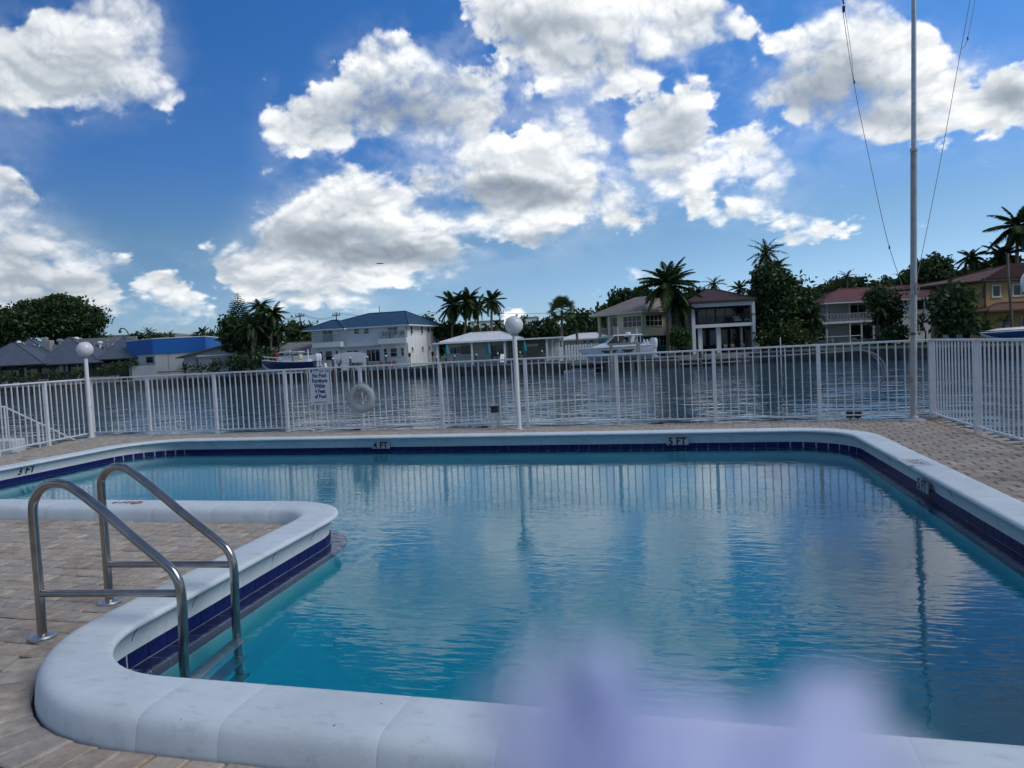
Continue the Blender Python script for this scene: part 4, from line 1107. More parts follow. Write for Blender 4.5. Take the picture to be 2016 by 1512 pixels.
for (ua, za, ub, zb) in ((uA, zA, uP, zP), (uP, zP, uB, zB)):
    m.hexa([fr.w(ua,-1.0,za-.16), fr.w(ub,-1.0,zb-.16), fr.w(ub,11,zb-.16), fr.w(ua,11,za-.16), fr.w(ua,-1.0,za), fr.w(ub,-1.0,zb), fr.w(ub,11,zb), fr.w(ua,11,za)])
m.build('roof', roof_shingle, rh)
a_, b_ = fr.hit(540, 690)[0], fr.hit(616, 690)[0]
hip(fr, rh, a_, b_ + 3, -1.5, 9, fr.hit(580, 694)[1], fr.hit(580, 673)[1], a_ + .8, b_ + .5, 5, roof_shingle)
wallbox(fr, rh, a_ + .5, b_ + 2.4, 0, 8, GZ, fr.hit(580, 695)[1] - .1, wall_white2)
window(fr, rh, 417, 450, 703.5, 719.5, 3, 1); window(fr, rh, 497, 520, 699, 717, 2, 1); window(fr, rh, 383, 392, 703, 714, 1, 1)
for px in (430, 505): 
    u_, z_ = fr.hit(px, 699); wallbox(fr, rh, u_ - 2.6, u_ + 2.4, -.9, -.7, z_ - .12, z_ + .1, wall_white2, 'beam')
wallbox(fr, rh, fr.hit(452,710)[0], fr.hit(462,710)[0], -.6, -.3, GZ, 1.8, concrete, 'chimney')

# ---- white two storey house with blue roof
wh = thing('white_house', 'white two storey house with blue roof and two glass balconies', 'house', ground(730, 104, GZ))
fr = Fr(ground(803, 98, GZ), -15); sd = Fr(ground(803, 98, GZ), 75)
uL = fr.hit(621, 690)[0]; ze = fr.hit(803, 638.5)[1]; D = 12.0
wallbox(fr, wh, uL, 0, 0, D, GZ, ze - .05, wall_white)
# facade boards of the right side face
sD = D
for i in range(0, 9):
    u_ = .4 + i * 1.35; m = MB(); m.fbox(sd, u_, u_ + .04, -.02, -.001, GZ, ze - .2); m.build('batten', wall_white2, wh)
zr = fr.hit(740, 620)[1] + .55
hip(fr, wh, uL - .9, .8, -.9, D + .8, ze, zr, fr.hit(683, 624)[0] + .6, fr.hit(775, 619)[0] - .6, D * .45, roof_blue)
# lower hip over the left wing, with step in the front
hip(fr, wh, uL - 1.0, uL + 5.2, -1.5, 5, ze - .02, ze + 1.25, uL + 1.6, uL + 2.4, 2.0, roof_blue)
m = MB(); m.tube([fr.w(uL + 7.4, 5, zr), fr.w(uL + 7.4, 5, zr + .9)], .05, 6); m.build('vent_pipe', trim_dark, wh)
wallbox(fr, wh, uL - .35, fr.hit(671, 690)[0], -.6, -.003, GZ, fr.hit(645, 683)[1] - .02, wall_white, 'bay_wall')
wallbox(fr, wh, uL - .25, fr.hit(668, 660)[0], -.35, -.004, fr.hit(645, 683)[1] + .6, ze - .06, wall_white, 'bay_wall')
bal_l = fr.rect(615, 671.5, 674, 684, -1.2); bal_r = fr.rect(744.5, 800.5, 666, 676.5, -1.2)
for (a, b, z0, z1) in (bal_l, bal_r):
    s_b = wallbox(fr, wh, a, b, -1.3, -.36, z0, z1, wall_white, 'balcony')
    m = MB(); m.fbox(fr, a + .05, b - .05, -1.28, -1.26, z1 + .002, z1 + 1.0); m.build('glass_panel', rail_glass, s_b)
    m = MB(); m.fbox(fr, a + .03, b - .03, -1.30, -1.24, z1 + 1.0, z1 + 1.04)
    for k in range(5): u_ = a + .05 + (b - a - .1)*k/4; m.fbox(fr, u_-.02, u_+.02, -1.30, -1.285, z1, z1 + 1.0)
    m.build('handrail', steel_dull, s_b)
window(fr, wh, 637, 655, 651, 672.5, 2, 1, v=-.35); window(fr, wh, 764.5, 782.5, 644.5, 667, 2, 1)
window(fr, wh, 697.5, 706.5, 647.3, 657, 1, 2, sill=True); window(fr, wh, 717.3, 726, 646.7, 656.6, 1, 2, sill=True)
window(fr, wh, 629, 635.5, 692, 709, 1, 2, v=-.6); window(fr, wh, 641.5, 654, 691.5, 709, 1, 2, v=-.6); window(fr, wh, 661, 666.5, 690.5, 697, 1, 1, v=-.6)
window(fr, wh, 683, 706, 690, 695, 2, 1); window(fr, wh, 722.5, 748, 688, 712, 3, 1); window(fr, wh, 756.5, 761.8, 686.5, 701, 1, 2); window(fr, wh, 769.5, 782, 685.5, 702, 1, 2); window(fr, wh, 790, 795.6, 685, 700, 1, 2)
for x0, x1, y0, y1 in ((807.8,811.6,643,657),(828.3,831.7,643,657),(841.2,844.4,643.3,654),(810,813.2,683.5,691),(830.2,833.2,682.5,690),(843.2,846.2,682,688.6)): window(sd, wh, x0, x1, y0, y1, 1, 2, sill=True)
a_, b_ = fr.hit(675, 681)[0], fr.hit(750, 679)[0]
m = MB(); m.fbox(fr, a_, b_, -.5, -.01, fr.hit(712, 681)[1] - .12, fr.hit(712, 681)[1] + .06); m.build('rolled_awning', wall_white2, wh)
for u_ in (.15, 7.6): m = MB(); m.tube([sd.w(u_, -.06, ze - .2), sd.w(u_, -.06, GZ)], .06, 6); m.build('downpipe', wall_grey, wh)
# AC unit and small furniture on the right balcony
ac = thing('white_stool', 'small white stool on the right balcony of the white house', 'stool', fr.w(fr.hit(779,665,-.8)[0], -.8, bal_r[3]))
m = MB(); u_ = fr.hit(779,665,-.8)[0]; zb = bal_r[3]; m.fbox(fr, u_-.3, u_+.3, -1.0, -.6, zb+.35, zb+.4)
for k in (-.27,-.09,.09,.27): m.fbox(fr, u_+k-.03, u_+k+.03, -.98, -.62, zb, zb+.35)
m.build('seat', wall_white, ac)
for i, px in enumerate((755, 790)):
    u_ = fr.hit(px, 660, -.8)[0]; t = thing('balcony_chair', ('dark square backed chair at the left end of the right balcony', 'dark square backed chair at the right end of the right balcony')[i], 'chair', fr.w(u_, -.8, zb), 'dark chairs on the glass balcony')
    m = MB(); m.fbox(fr, u_-.3, u_+.3, -1.0, -.5, zb+.38, zb+.45); m.build('seat', chair_m, t)
    m = MB(); m.fbox(fr, u_-.3, u_+.3, -.5, -.44, zb+.45, zb+.9); m.build('backrest', chair_m, t)
    m = MB()
    for du in (-.26,.26):
        for v_ in (-.95,-.5): m.fbox(fr, u_+du-.02, u_+du+.02, v_-.02, v_+.02, zb, zb+.38)
    m.build('leg', chair_m, t)
# white patio wall, pilings, terrace things
pw = thing('patio_wall', 'curved top white vinyl wall in front of the white house', 'wall', ground(690, 95, GZ))
f2 = Fr(ground(659, 95, GZ), -6); uE = f2.hit(721, 700)[0]; k = 12
for i in range(k):
    a_, b_ = uE*i/k, uE*(i+1)/k; zt_ = f2.hit(690, 697)[1] + .25 * math.sin(PI * (i + .5) / k); wallbox(f2, pw, a_ + .008, b_ - .008, 0, .06, GZ, zt_, wall_white, 'panel')
pf = thing('vinyl_fence', 'white vinyl fence behind the navy boat', 'fence', ground(580, 96, GZ))
f2 = Fr(ground(545, 96, GZ), -3); uE = f2.hit(624, 700)[0]
for i in range(10): wallbox(f2, pf, uE*i/10 + .01, uE*(i+1)/10 - .01, 0, .06, GZ, f2.hit(580, 700.5)[1], wall_white, 'panel')
for i, (px, yt) in enumerate(((655,705),(689,703.5),(722.5,701.5),(759,699.5))):
    piling(px + 2, 91.5, yt, ('piling at the stern of the navy boat', 'second piling to the right of the navy boat', 'third piling to the right of the navy boat', 'piling nearest the red chairs of the white house')[i])
for i, px in enumerate((808, 853)): 
    p = ground(px, 92, GZ); t = thing('garden_lantern', ('black lantern post at the right corner of the white house', 'black lantern post left of the white patio house')[i], 'lantern', (p.x, p.y, GZ), 'black lantern posts by the water')
    m = MB(); m.tube([(p.x,p.y,GZ),(p.x,p.y,1.0)], .06, 8); m.build('post', black, t); m = MB(); m.lathe((p.x,p.y,1.0), [(.08,0),(.16,.1),(.16,.4),(.05,.55)], 8); m.build('lantern', black, t)
TC = [(693,'olive chair on the white house terrace, left of its row'),(702,'olive chair on the white house terrace, second of its row'),(711,'olive chair on the white house terrace, third of its row'),(735,'dark chair in front of the wide glass door'),(745,'dark chair right of the wide glass door')]
for i, (px, lb) in enumerate(TC): chair(px, 93.5, GZ, .3 * i, lb)
red_chair = M('red_chair', (.20,.05,.04), (.14,.04,.03), .7, 3)
for px, lb in ((751,'red chair between the wide glass door and the second piling'),(767,'red chair left of the right hand ground floor window'),(777,'red chair right of the right hand ground floor window')): chair(px, 93.5, GZ, .5, lb, red_chair)
# table set behind the navy boat
for px, lb in ((636,'light chair at the left side of the small terrace table'),(646,'light chair at the right side of the small terrace table')): chair(px, 93, GZ + .1, 1.5, lb, wall_cream)
for px, dd, lb in ((668, 93, 'potted shrub in front of the white patio wall'),):
    p = ground(px, dd, GZ); t = thing('potted_plant', lb, 'plant', (p.x, p.y, GZ)); m = MB(); m.lathe((p.x,p.y,GZ), [(.2,0),(.32,.5),(.35,.55)], 12); m.build('pot', roof_clay, t, smooth=True)
    m = MB(); rq = random.Random(1)
    for k in range(26): a_ = rq.random()*6.3; L = rq.uniform(.5,1.2); m.tube([(p.x,p.y,GZ+.5),(p.x+.2*math.cos(a_),p.y+.2*math.sin(a_),GZ+.5+L*.6),(p.x+.45*math.cos(a_),p.y+.45*math.sin(a_),GZ+.5+L)], .02, 3)
    m.build('leaves', leaf_mid, t)
# terrace glass railing of the white house
tr_ = thing('terrace_railing', 'thin wire railing along the terrace of the white house', 'railing', ground(740, 92, GZ)); f2 = Fr(ground(659, 92, GZ), -8); uE = f2.hit(797, 700)[0]
balusters(f2, tr_, 0, uE, 0, GZ, GZ + 1.0, steel_dull, .9, 'wire_rail', .04)

# ---- low white house with patio roof
lh = thing('patio_house', 'low white house with a white hip roof and a long patio canopy', 'house', ground(940, 94, GZ))
fr = Fr(ground(985, 88, GZ), 0)
uL, uR = fr.hit(858, 690)[0], fr.hit(1092, 690)[0]
wallbox(fr, lh, uL + .8, uR + 1.0, 5, 12, GZ, 2.55, wall_white)
zc = fr.hit(985, 669.5)[1]
m = MB(); zl, zrr = fr.hit(856, 678)[1], fr.hit(1105, 665)[1]
m.hexa([fr.w(uL-.3,-.3,zc-.12), fr.w(uR+1.3,-.3,zc-.12), fr.w(uR+1.3,5.2,zc-.1), fr.w(uL-.3,5.2,zc-.1), fr.w(uL-.3,-.3,zc+.05), fr.w(uR+1.3,-.3,zc+.05), fr.w(uR+1.3,5.2,zc+.12), fr.w(uL-.3,5.2,zc+.12)])
m.build('canopy', wall_white, lh)
a_, zr = fr.hit(928, 659.5, 7); b_, _ = fr.hit(985, 658, 7)
hip(fr, lh, fr.hit(866,668,4)[0], fr.hit(1030,664,4)[0], 3.5, 12.5, zc + .13, zr + .25, a_, b_, 7.5, roof_white)
for px in (861, 929, 994, 1077): 
    u_ = fr.hit(px, 690)[0]; wallbox(fr, lh, u_ - .11, u_ + .11, 0, .22, GZ, zc - .125, wall_white, 'post')
for px in (1088, 1108): u_ = fr.hit(px, 690)[0]; wallbox(fr, lh, u_ - .06, u_ + .06, .3, .45, GZ, zc - .125, wall_white, 'post')
window(fr, lh, 886, 906, 684, 696, 3, 1, v=5, frame=wall_white, glass=glass_blue); window(fr, lh, 909, 926, 682.5, 695, 1, 1, v=4.8, frame=trim_dark, name='television')
window(fr, lh, 967, 991, 679.5, 702, 2, 1, v=5, glass=glass_blue); window(fr, lh, 1000, 1022, 678, 700, 2, 1, v=5); window(fr, lh, 1040, 1072, 675, 700, 3, 1, v=5)
wallbox(fr, lh, fr.hit(1000,690,4.7)[0], fr.hit(1075,690,4.7)[0], 4.75, 4.95, GZ, 2.3, wall_grey, 'screen_wall')
wallbox(fr, lh, fr.hit(1037,682,4)[0], fr.hit(1060,682,4)[0], 4.0, 4.1, fr.hit(1050,682,4)[1], fr.hit(1050,677,4)[1], wall_white, 'window_shade')
for i, (px, y0, y1, d) in enumerate(((881.5,679,699,87),(963.5,675,697,87),(1034.5,671.5,692,87))):
    p = ground(px, d, GZ); z1 = at(px, y0, d).z; z0 = at(px, y1, d).z
    t = thing('patio_umbrella', ('leftmost closed teal umbrella under the patio canopy', 'closed teal umbrella between the middle canopy posts', 'rightmost closed teal umbrella right of the centre lamp')[i], 'umbrella', (p.x, p.y, GZ), 'closed teal umbrellas at the patio house')
    m = MB(); m.tube([(p.x,p.y,GZ),(p.x,p.y,z1)], .03, 6); m.build('pole', steel_dull, t); m = MB(); m.lathe((p.x,p.y,z0), [(.20,0),(.24,.12),(.20,(z1-z0)*.5),(.05,(z1-z0))], 9); m.build('canopy', teal_cloth, t)
for px, d, lb in ((875,86,'patio chair at the left end of the canopy, left of the first umbrella'),(889,86,'patio chair right of the leftmost teal umbrella'),(944,85.5,'patio chair left of the middle teal umbrella'),(953,85.5,'patio chair just left of the middle teal umbrella'),(974,85.5,'patio chair right of the middle teal umbrella'),(1017,85,'patio chair right of the centre lamp'),(1029,85,'patio chair left of the rightmost teal umbrella'),(1048,85,'patio chair right of the rightmost teal umbrella'),(1070,85,'patio chair by the right canopy post')): chair(px, d, GZ, (px * 7 % 10) * .3, lb)
for i, px in enumerate((984.5, 988.5)):
    p = ground(px, 84.5, GZ); t = thing('sun_lounger', ('left', 'right')[i] + ' one of two white folding loungers on the patio', 'lounger', (p.x, p.y, GZ), 'white loungers on the patio'); m = MB(); f2 = Fr(p, 10)
    m.hexa([f2.w(-.1,-.6,GZ+.3), f2.w(.1,-.6,GZ+.3), f2.w(.1,-.55,GZ+.3), f2.w(-.1,-.55,GZ+.3), f2.w(.15,.2,GZ+1.15), f2.w(.35,.2,GZ+1.15), f2.w(.35,.25,GZ+1.15), f2.w(.15,.25,GZ+1.15)]); m.build('backrest', wall_white, t)
    m = MB(); m.fbox(f2, -.15, .15, -1.4, -.6, GZ+.25, GZ+.31); m.build('seat', wall_white, t)
    m = MB(); m.fbox(f2, -.13, -.09, -1.3, -1.2, GZ, GZ+.25); m.fbox(f2, .09, .13, -1.3, -1.2, GZ, GZ+.25); m.build('leg', wall_white, t)
for i, px in enumerate((860.5, 878+18, 939, 981, 1025, 1068)):
    piling(px, 83.8, 690 + (1068-px)*.055, ('white capped post on the seawall left of the patio canopy','white capped post left of the dark television','white capped post right of the first canopy post','white capped post by the two loungers','white capped post right of the centre lamp','white capped post left of the fan palm')[i], .085, wall_white, 'white capped posts in front of the patio house')
# small house behind, its shed gate
sh2 = thing('small_house', 'small grey white gabled house behind the fan palm', 'house', ground(1140, 104, GZ)); fr = Fr(ground(1145, 104, GZ), -8)
a_, b_ = fr.hit(1108, 680)[0], fr.hit(1196, 680)[0]; wallbox(fr, sh2, a_, b_, 0, 8, GZ, fr.hit(1145, 668)[1], wall_white2); hip(fr, sh2, a_ - .6, b_ + .6, -.6, 9, fr.hit(1145, 667)[1], fr.hit(1145, 656)[1], a_ + 2, b_ - 1.5, 4, roof_white)
window(fr, sh2, 1148, 1153, 668, 676, 1, 1); window(fr, sh2, 1161, 1169, 667, 675, 1, 1)
gf = thing('picket_fence', 'white picket fence left of the white cruiser', 'fence', ground(1118, 86, GZ)); f2 = Fr(ground(1101, 86, GZ), 0)
u_ = f2.hit(1109,690)[0]; wallbox(f2, gf, 0, u_, 0, .1, GZ, f2.hit(1105,683)[1], wall_white, 'panel')
for i in range(14):
    a_ = u_ + .25 + i*.32; wallbox(f2, gf, a_, a_ + .22, 0, .06, GZ, f2.hit(1112,680)[1] + .05*(i % 2), wall_white, 'picket')

# ---- yellow house with tan roof
yh = thing('yellow_house', 'yellow two storey house with tan hip roof and teal ground floor', 'house', ground(1250, 92, GZ))
C = ground(1265.5, 87, GZ); fa = Fr(C, -50); fb = Fr(C, 40)          # fa: left face runs to negative x; fb: right face
uA = fa.hit(1177.6, 640)[0]; uB = fb.hit(1312, 640)[0]
ze = fa.hit(1265, 612.5)[1]; zf = fa.hit(1265, 658)[1]
Wd = -uA; Dd = uB
m = MB(); m.fbox(fa, uA + 3.1, 0, 0, Dd + 3, zf, ze - .1); m.build('wall', wall_yellow, yh)
m = MB(); m.fbox(fa, uA + .35, uA + 3.1, 2.2, Dd + 3, zf, ze - .1); m.build('wall', wall_yellow, yh)
m = MB(); m.fbox(fa, uA + 1.2, -1.0, 1.6, Dd + 3, GZ, zf - .2); m.build('wall', wall_teal, yh)
m = MB(); m.fbox(fa, uA - .1, .12, -.12, Dd + 3.1, zf - .22, zf - .004); m.build('floor_band', wall_cream, yh)
m = MB(); m.fbox(fa, uA - .05, uA + 1.9, -.10, -.02, zf - .75, zf - .225); m.build('beam', wall_teal, yh)
for u_, mt, z0, z1 in ((uA + .1, wall_yellow, zf, ze - .12), (uA + 1.75, wall_cream, zf, ze - .12)): m = MB(); m.fbox(fa, u_ - .13, u_ + .13, 0, .26, z0, z1); m.build('column', mt, yh)
for u_ in (uA + .1, uA + 2.9, -.2): m = MB(); m.fbox(fa, u_ - .15, u_ + .15, 0, .3, GZ, zf - .225); m.build('column', wall_teal, yh)
balusters(fa, yh, uA + .25, uA + 3.0, .1, zf, zf + 1.0, wall_cream, .16)
window(fa, yh, 1196, 1217, 626, 643, 2, 2, v=2.2, frame=wall_cream)
window(fa, yh, 1227.8, 1263, 622.5, 643, 4, 2, frame=wall_cream, sill=True)
window(fb, yh, 1271, 1302.5, 620.5, 641, 4, 2, frame=wall_cream, sill=True)
window(fa, yh, 1186, 1205, 664, 680, 2, 1, v=1.6, frame=wall_teal); window(fa, yh, 1222, 1250, 663, 682, 3, 1, v=1.6, frame=wall_teal)
m = MB(); m.fbox(fb, .3, uB + 4.0, 1.0, 1.15, GZ, zf - .23); m.build('wall', wall_teal, yh)
window(fb, yh, 1270, 1275.5, 663, 683, 1, 1, v=1.0, frame=wall_teal); window(fb, yh, 1277, 1284, 664, 684, 1, 1, v=1.0, frame=wall_cream, name='door'); window(fb, yh, 1286.5, 1293, 663, 681, 1, 1, v=1.0, frame=wall_teal); window(fb, yh, 1299, 1311, 661, 680, 2, 2, v=1.0, frame=wall_cream)
# roof: hip over the block
zr = fa.hit(1258, 585)[1] + .35
m = MB(); o = .75
A = [fa.w(uA-o,-o,ze), fa.w(o,-o,ze), fa.w(o,Dd+4,ze), fa.w(uA-o,Dd+4,ze), fa.w(uA*.5-1.0,4.2,zr), fa.w(uA*.5+1.6,4.2,zr)]
m.add(A, [(0,1,5,4),(1,2,5),(2,3,4,5),(3,0,4)]); r_ = m.build('roof', roof_tan, yh)
m = MB(); m.fbox(fa, uA-o+.02, o-.02, -o+.02, Dd+3.9, ze-.17, ze-.004); m.build('fascia', wall_cream, r_)
# grey link wing between the yellow and the modern house
f2 = Fr(ground(1312, 92.5, GZ), 0); uW = f2.hit(1364, 640)[0]
wallbox(f2, yh, 0, uW, 0, 6, GZ, f2.hit(1340, 605)[1], wall_white2, 'link_wall'); window(f2, yh, 1343.5, 1350.5, 608, 620, 1, 1, v=0, sill=True)

# ---- modern white house, maroon roof
mh = thing('modern_house', 'white framed two storey house with maroon roof and dark glass front', 'house', ground(1425, 90, GZ))
fr = Fr(ground(1425, 86, GZ), -1)
uL, uR = fr.hit(1362, 640)[0], fr.hit(1487, 640)[0]; ze = fr.hit(1425, 597.5)[1]; zs0, zs1 = fr.hit(1425, 643.5)[1], fr.hit(1425, 637)[1]
hip(fr, mh, uL - .55, uR + .1, -.7, 10, ze + .35, fr.hit(1423, 570, 4)[1] + .1, -.5, .5, 4.6, roof_maroon, .2, fascia=trim_dark)
m = MB(); m.fbox(fr, uL, uR, -.1, .4, ze - .30, ze + .13); m.build('roof_beam', wall_white, mh)
m = MB(); m.fbox(fr, uL, uL + .38, -.1, .4, GZ, ze - .303); m.build('column', wall_white, mh)
m = MB(); m.fbox(fr, uR - .34, uR, -.1, .4, GZ, ze - .303); m.build('column', wall_white, mh)
m = MB(); m.fbox(fr, uL + .383, uR - .343, -.08, 3.5, zs0, zs1); m.build('balcony_slab', wall_white, mh)
for a, b in ((1374.5,1382.5),(1410.5,1419),(1458,1462)):
    u0, u1 = fr.hit(a, 665, .6)[0], fr.hit(b, 665, .6)[0]; m = MB(); m.fbox(fr, u0, u1, .5, .9, GZ, zs0 - .002); m.build('column', wall_white if a < 1450 else wall_grey, mh)
wallbox(fr, mh, uL + .05, uR - .05, 3.6, 9.5, GZ, ze - .2, wall_dark, 'wall'); wallbox(fr, mh, uL + .02, uL + .3, .41, 3.6, GZ, ze - .2, wall_grey, 'wall'); wallbox(fr, mh, uR - .3, uR - .02, .41, 3.6, GZ, ze - .2, wall_grey, 'wall')
window(fr, mh, 1374, 1407, 607, 636, 2, 1, v=3.4, frame=trim_dark, glass=glass_blue, fw=.09)
window(fr, mh, 1410, 1478, 604, 634, 4, 1, v=3.4, frame=trim_dark, fw=.09)
window(fr, mh, 1384, 1409, 650, 680, 2, 1, v=3.3, frame=trim_dark, glass=glass_blue); window(fr, mh, 1420, 1457, 648, 678, 3, 1, v=3.3, frame=trim_dark); window(fr, mh, 1462, 1480, 647, 676, 1, 1, v=3.3, frame=trim_dark)
balusters(fr, mh, uL + .4, uR - .36, .1, zs1, zs1 + 1.0, trim_dark, .16, w=.03)
for i, (px, z) in enumerate(((1451, zs1), (1471, zs1))):
    u_ = fr.hit(px, 630, 1.5)[0]; t = thing('outdoor_armchair', ('left', 'right')[i] + ' one of two pale armchairs on the balcony of the maroon roofed house', 'armchair', fr.w(u_, 1.5, z), 'pale armchairs on the dark balcony')
    m = MB(); m.fbox(fr, u_-.4, u_+.4, 1.1, 1.8, z+.25, z+.45); m.build('seat', cush, t); m = MB(); m.fbox(fr, u_-.4, u_+.4, 1.82, 1.98, z+.25, z+.85); m.build('backrest', cush, t)
    m = MB(); m.fbox(fr, u_-.48, u_-.41, 1.1, 1.9, z, z+.6); m.fbox(fr, u_+.41, u_+.48, 1.1, 1.9, z, z+.6); m.build('armrest', trim_dark, t)
for px, lb in ((1432,'patio chair under the maroon roofed house, nearest its middle column'),(1446,'patio chair under the maroon roofed house, second from its middle column'),(1466,'patio chair by the right column of the maroon roofed house')): chair(px, 85, GZ, .6, lb)

# ---- red roofed white house
rd = thing('red_roof_house', 'white two storey house with red hip roof, long balcony and screened porch', 'house', ground(1740, 95, GZ))
fr = Fr(ground(1720, 90, GZ), -2)
uL, uR = fr.hit(1626, 640)[0], fr.hit(1845, 640)[0]; ze = fr.hit(1740, 590.5)[1]; uM = fr.hit(1762, 620)[0]
hip(fr, rd, fr.hit(1616, 597)[0], fr.hit(1866, 583)[0], -.9, 12, ze, fr.hit(1700, 567, 5)[1], fr.hit(1652,570,5)[0], fr.hit(1800,572,5)[0], 5, roof_red)
wallbox(fr, rd, uL, uM, 2.0, 11, GZ, ze - .17, wall_white2); wallbox(fr, rd, uM + .003, uR, 0, 11, GZ, ze - .172, wall_white)
zb = fr.hit(1660, 633.5)[1]; uP = fr.hit(1601, 636)[0]; uQ = fr.hit(1722, 630)[0]
wallbox(fr, rd, uP, uQ, -.3, 1.99, zb - .2, zb, wall_white, 'balcony_slab')
balusters(fr, rd, uP + .1, uQ - .1, -.2, zb, zb + 1.0, wall_white, .17, w=.05)
for px in (1603.5, 1627, 1672.5, 1695.5, 1719): u_ = fr.hit(px, 655)[0]; wallbox(fr, rd, u_ - .06, u_ + .06, -.2, -.08, GZ, zb - .203, wall_white, 'porch_post')
for px in (1627.5, 1672): u_ = fr.hit(px, 615)[0]; wallbox(fr, rd, u_ - .05, u_ + .05, -.15, -.05, zb + 1.0, ze - .2, wall_white, 'porch_post')
wallbox(fr, rd, fr.hit(1604,662)[0], fr.hit(1695,662)[0], -.17, -.12, fr.hit(1650,663)[1], fr.hit(1650,662)[1] + .03, wall_white, 'porch_rail')
window(fr, rd, 1674, 1704, 600, 626, 2, 1, v=2.0); window(fr, rd, 1608, 1624, 640, 670, 1, 1, v=1.9); window(fr, rd, 1674, 1694, 640, 668, 1, 1, v=2.0); window(fr, rd, 1698, 1717, 640, 667, 1, 1, v=2.0)
window(fr, rd, 1800.5, 1818, 591.5, 609.5, 1, 1); window(fr, rd, 1800.5, 1818, 635, 651.5, 2, 3)
for px, lb in ((1637,'dark chair on the red roofed house balcony, left one'),(1646,'dark chair on the red roofed house balcony, second from left'),(1659,'dark chair on the red roofed house balcony, third from left'),(1667,'dark chair on the red roofed house balcony beside the porch post')):
    u_ = fr.hit(px, 630, .6)[0]; chair(0, 0, zb, .2, lb, p=Vector(fr.w(u_, .6, zb)), group='chairs on the long balcony')
for px, lb in ((1600,'pale garden chair left of the screened porch'),(1612,'pale garden chair at the left porch post'),(1645,'pale garden chair in front of the screened porch, left of the table'),(1655,'pale garden chair in front of the screened porch, right of the table'),(1683,'pale garden chair before the third porch bay'),(1706,'pale garden chair before the right porch bay')): chair(px, 86, GZ, px % 3, lb, wall_grey, 'pale garden chairs by the screened porch')

# ---- orange villa
ov = thing('orange_villa', 'orange stucco villa with clay tile roofs at the right edge', 'house', ground(1990, 76, GZ))
C = ground(1942, 74, GZ); fr = Fr(C, 6); fs_ = Fr(C, -68)
ze = fr.hit(1960, 551)[1]; uR = fr.hit(2090, 600)[0]
wallbox(fr, ov, 0, uR, 0, 2.7, GZ, ze - .17, wall_orange)
ul = fr.hit(1911, 600, 2.75)[0]; wallbox(fr, ov, ul, uR, 2.75, 9, GZ, ze - .3, wall_orange, 'wing_wall')
hip(fr, ov, -.9, uR + .9, -.9, 10, ze, fr.hit(1985, 521, 4.5)[1], fr.hit(1988,522,4.5)[0], uR - 1.5, 4.5, roof_clay, fascia=trim_dark)
zl = fr.hit(1900, 556, 3)[1]; hip(fr, ov, fr.hit(1868, 558, 2.5)[0], .5, 2.2, 12, zl, fr.hit(1985, 521, 4.5)[1] - .15, fr.hit(1976, 524, 7)[0], uR - 2, 7, roof_clay, fascia=trim_dark)
m = MB(); zq = fr.hit(1960, 609)[1]
rows = 30
for k in range(rows):        # rolls of barrel tile on the front slopes
    u_ = -.8 + (uR + 1.6) * k / rows; zr = fr.hit(1985, 521, 4.5)[1]; f_ = 1.0
    ru = fr.hit(1988,522,4.5)[0]
    f_ = min(1.0, max(.05, (u_ + .9) / (ru + .9)))
    m.tube([fr.w(u_, -.88, ze + .05), fr.w(u_, -.9 + 5.4 * f_, ze + (zr - ze) * f_ + .05)], .09, 5)
m.build('barrel_tiles', roof_clay, ov)['kind'] = 'stuff'
hip(fr, ov, fr.hit(1930, 609, -1.4)[0], uR, -2.4, .4, fr.hit(1960, 611, -2)[1], fr.hit(1985, 596, -.2)[1], fr.hit(1980,596,0)[0] - .8, uR - 1, -.02, roof_clay, fascia=trim_dark, name='lower_roof')
for x0, x1, y0, y1 in ((1954.5,1967.5,563,583),(1995,2008,561.5,581),(2011,2024,561,580)): window(fr, ov, x0, x1, y0, y1, 1, 1, frame=wall_cream, fw=.14, sill=True)
window(fs_, ov, 1936, 1939, 564, 586, 1, 1, v=-.02, frame=trim_dark); window(fr, ov, 1973, 1986, 628, 641, 1, 1, frame=wall_cream); window(fr, ov, 2012, 2030, 623, 642, 1, 1, frame=wall_cream)
m = MB(); m.tube([fr.w(-.12,-.1,ze-.2), fr.w(-.12,-.1,GZ)], .07, 6); m.build('downpipe', trim_dark, ov)

# ---- distant buildings
for i, (x0, x1, yt, d, lb, mt) in enumerate(((925,992,634,175,'distant white block behind the palm cluster',wall_white),(1038,1059,626.5,180,'distant white tower right of the centre lamp',wall_white),(1235,1262,655,0,'',None),(196,250,663,165,'distant low white building behind the grey roofs',wall_white2),(300,345,660,165,'distant building between the far palms',wall_grey))):
    if not lb: continue
    fr = Fr(ground((x0+x1)/2, d, GZ), 5); a_, b_ = fr.hit(x0, yt)[0], fr.hit(x1, yt)[0]; zt_ = fr.hit((x0+x1)/2, yt)[1]
    t = thing('distant_building', lb, 'building', fr.w(0,0,GZ)); wallbox(fr, t, a_, b_, 0, 12, GZ, zt_, mt); wallbox(fr, t, a_-.1, b_+.1, -.1, 12.1, zt_+.003, zt_+.35, wall_grey, 'roof')
    k = max(2, int((b_-a_)/2.2))
    for j in range(k):
        for l in range(2):
            m = MB(); u_ = a_ + (b_-a_)*(j+.5)/k; z_ = zt_ - 1.9 - l*2.6; m.fbox(fr, u_-.5, u_+.5, -.05, -.003, z_, z_+1.1); m.build('window', glass_dark, t)

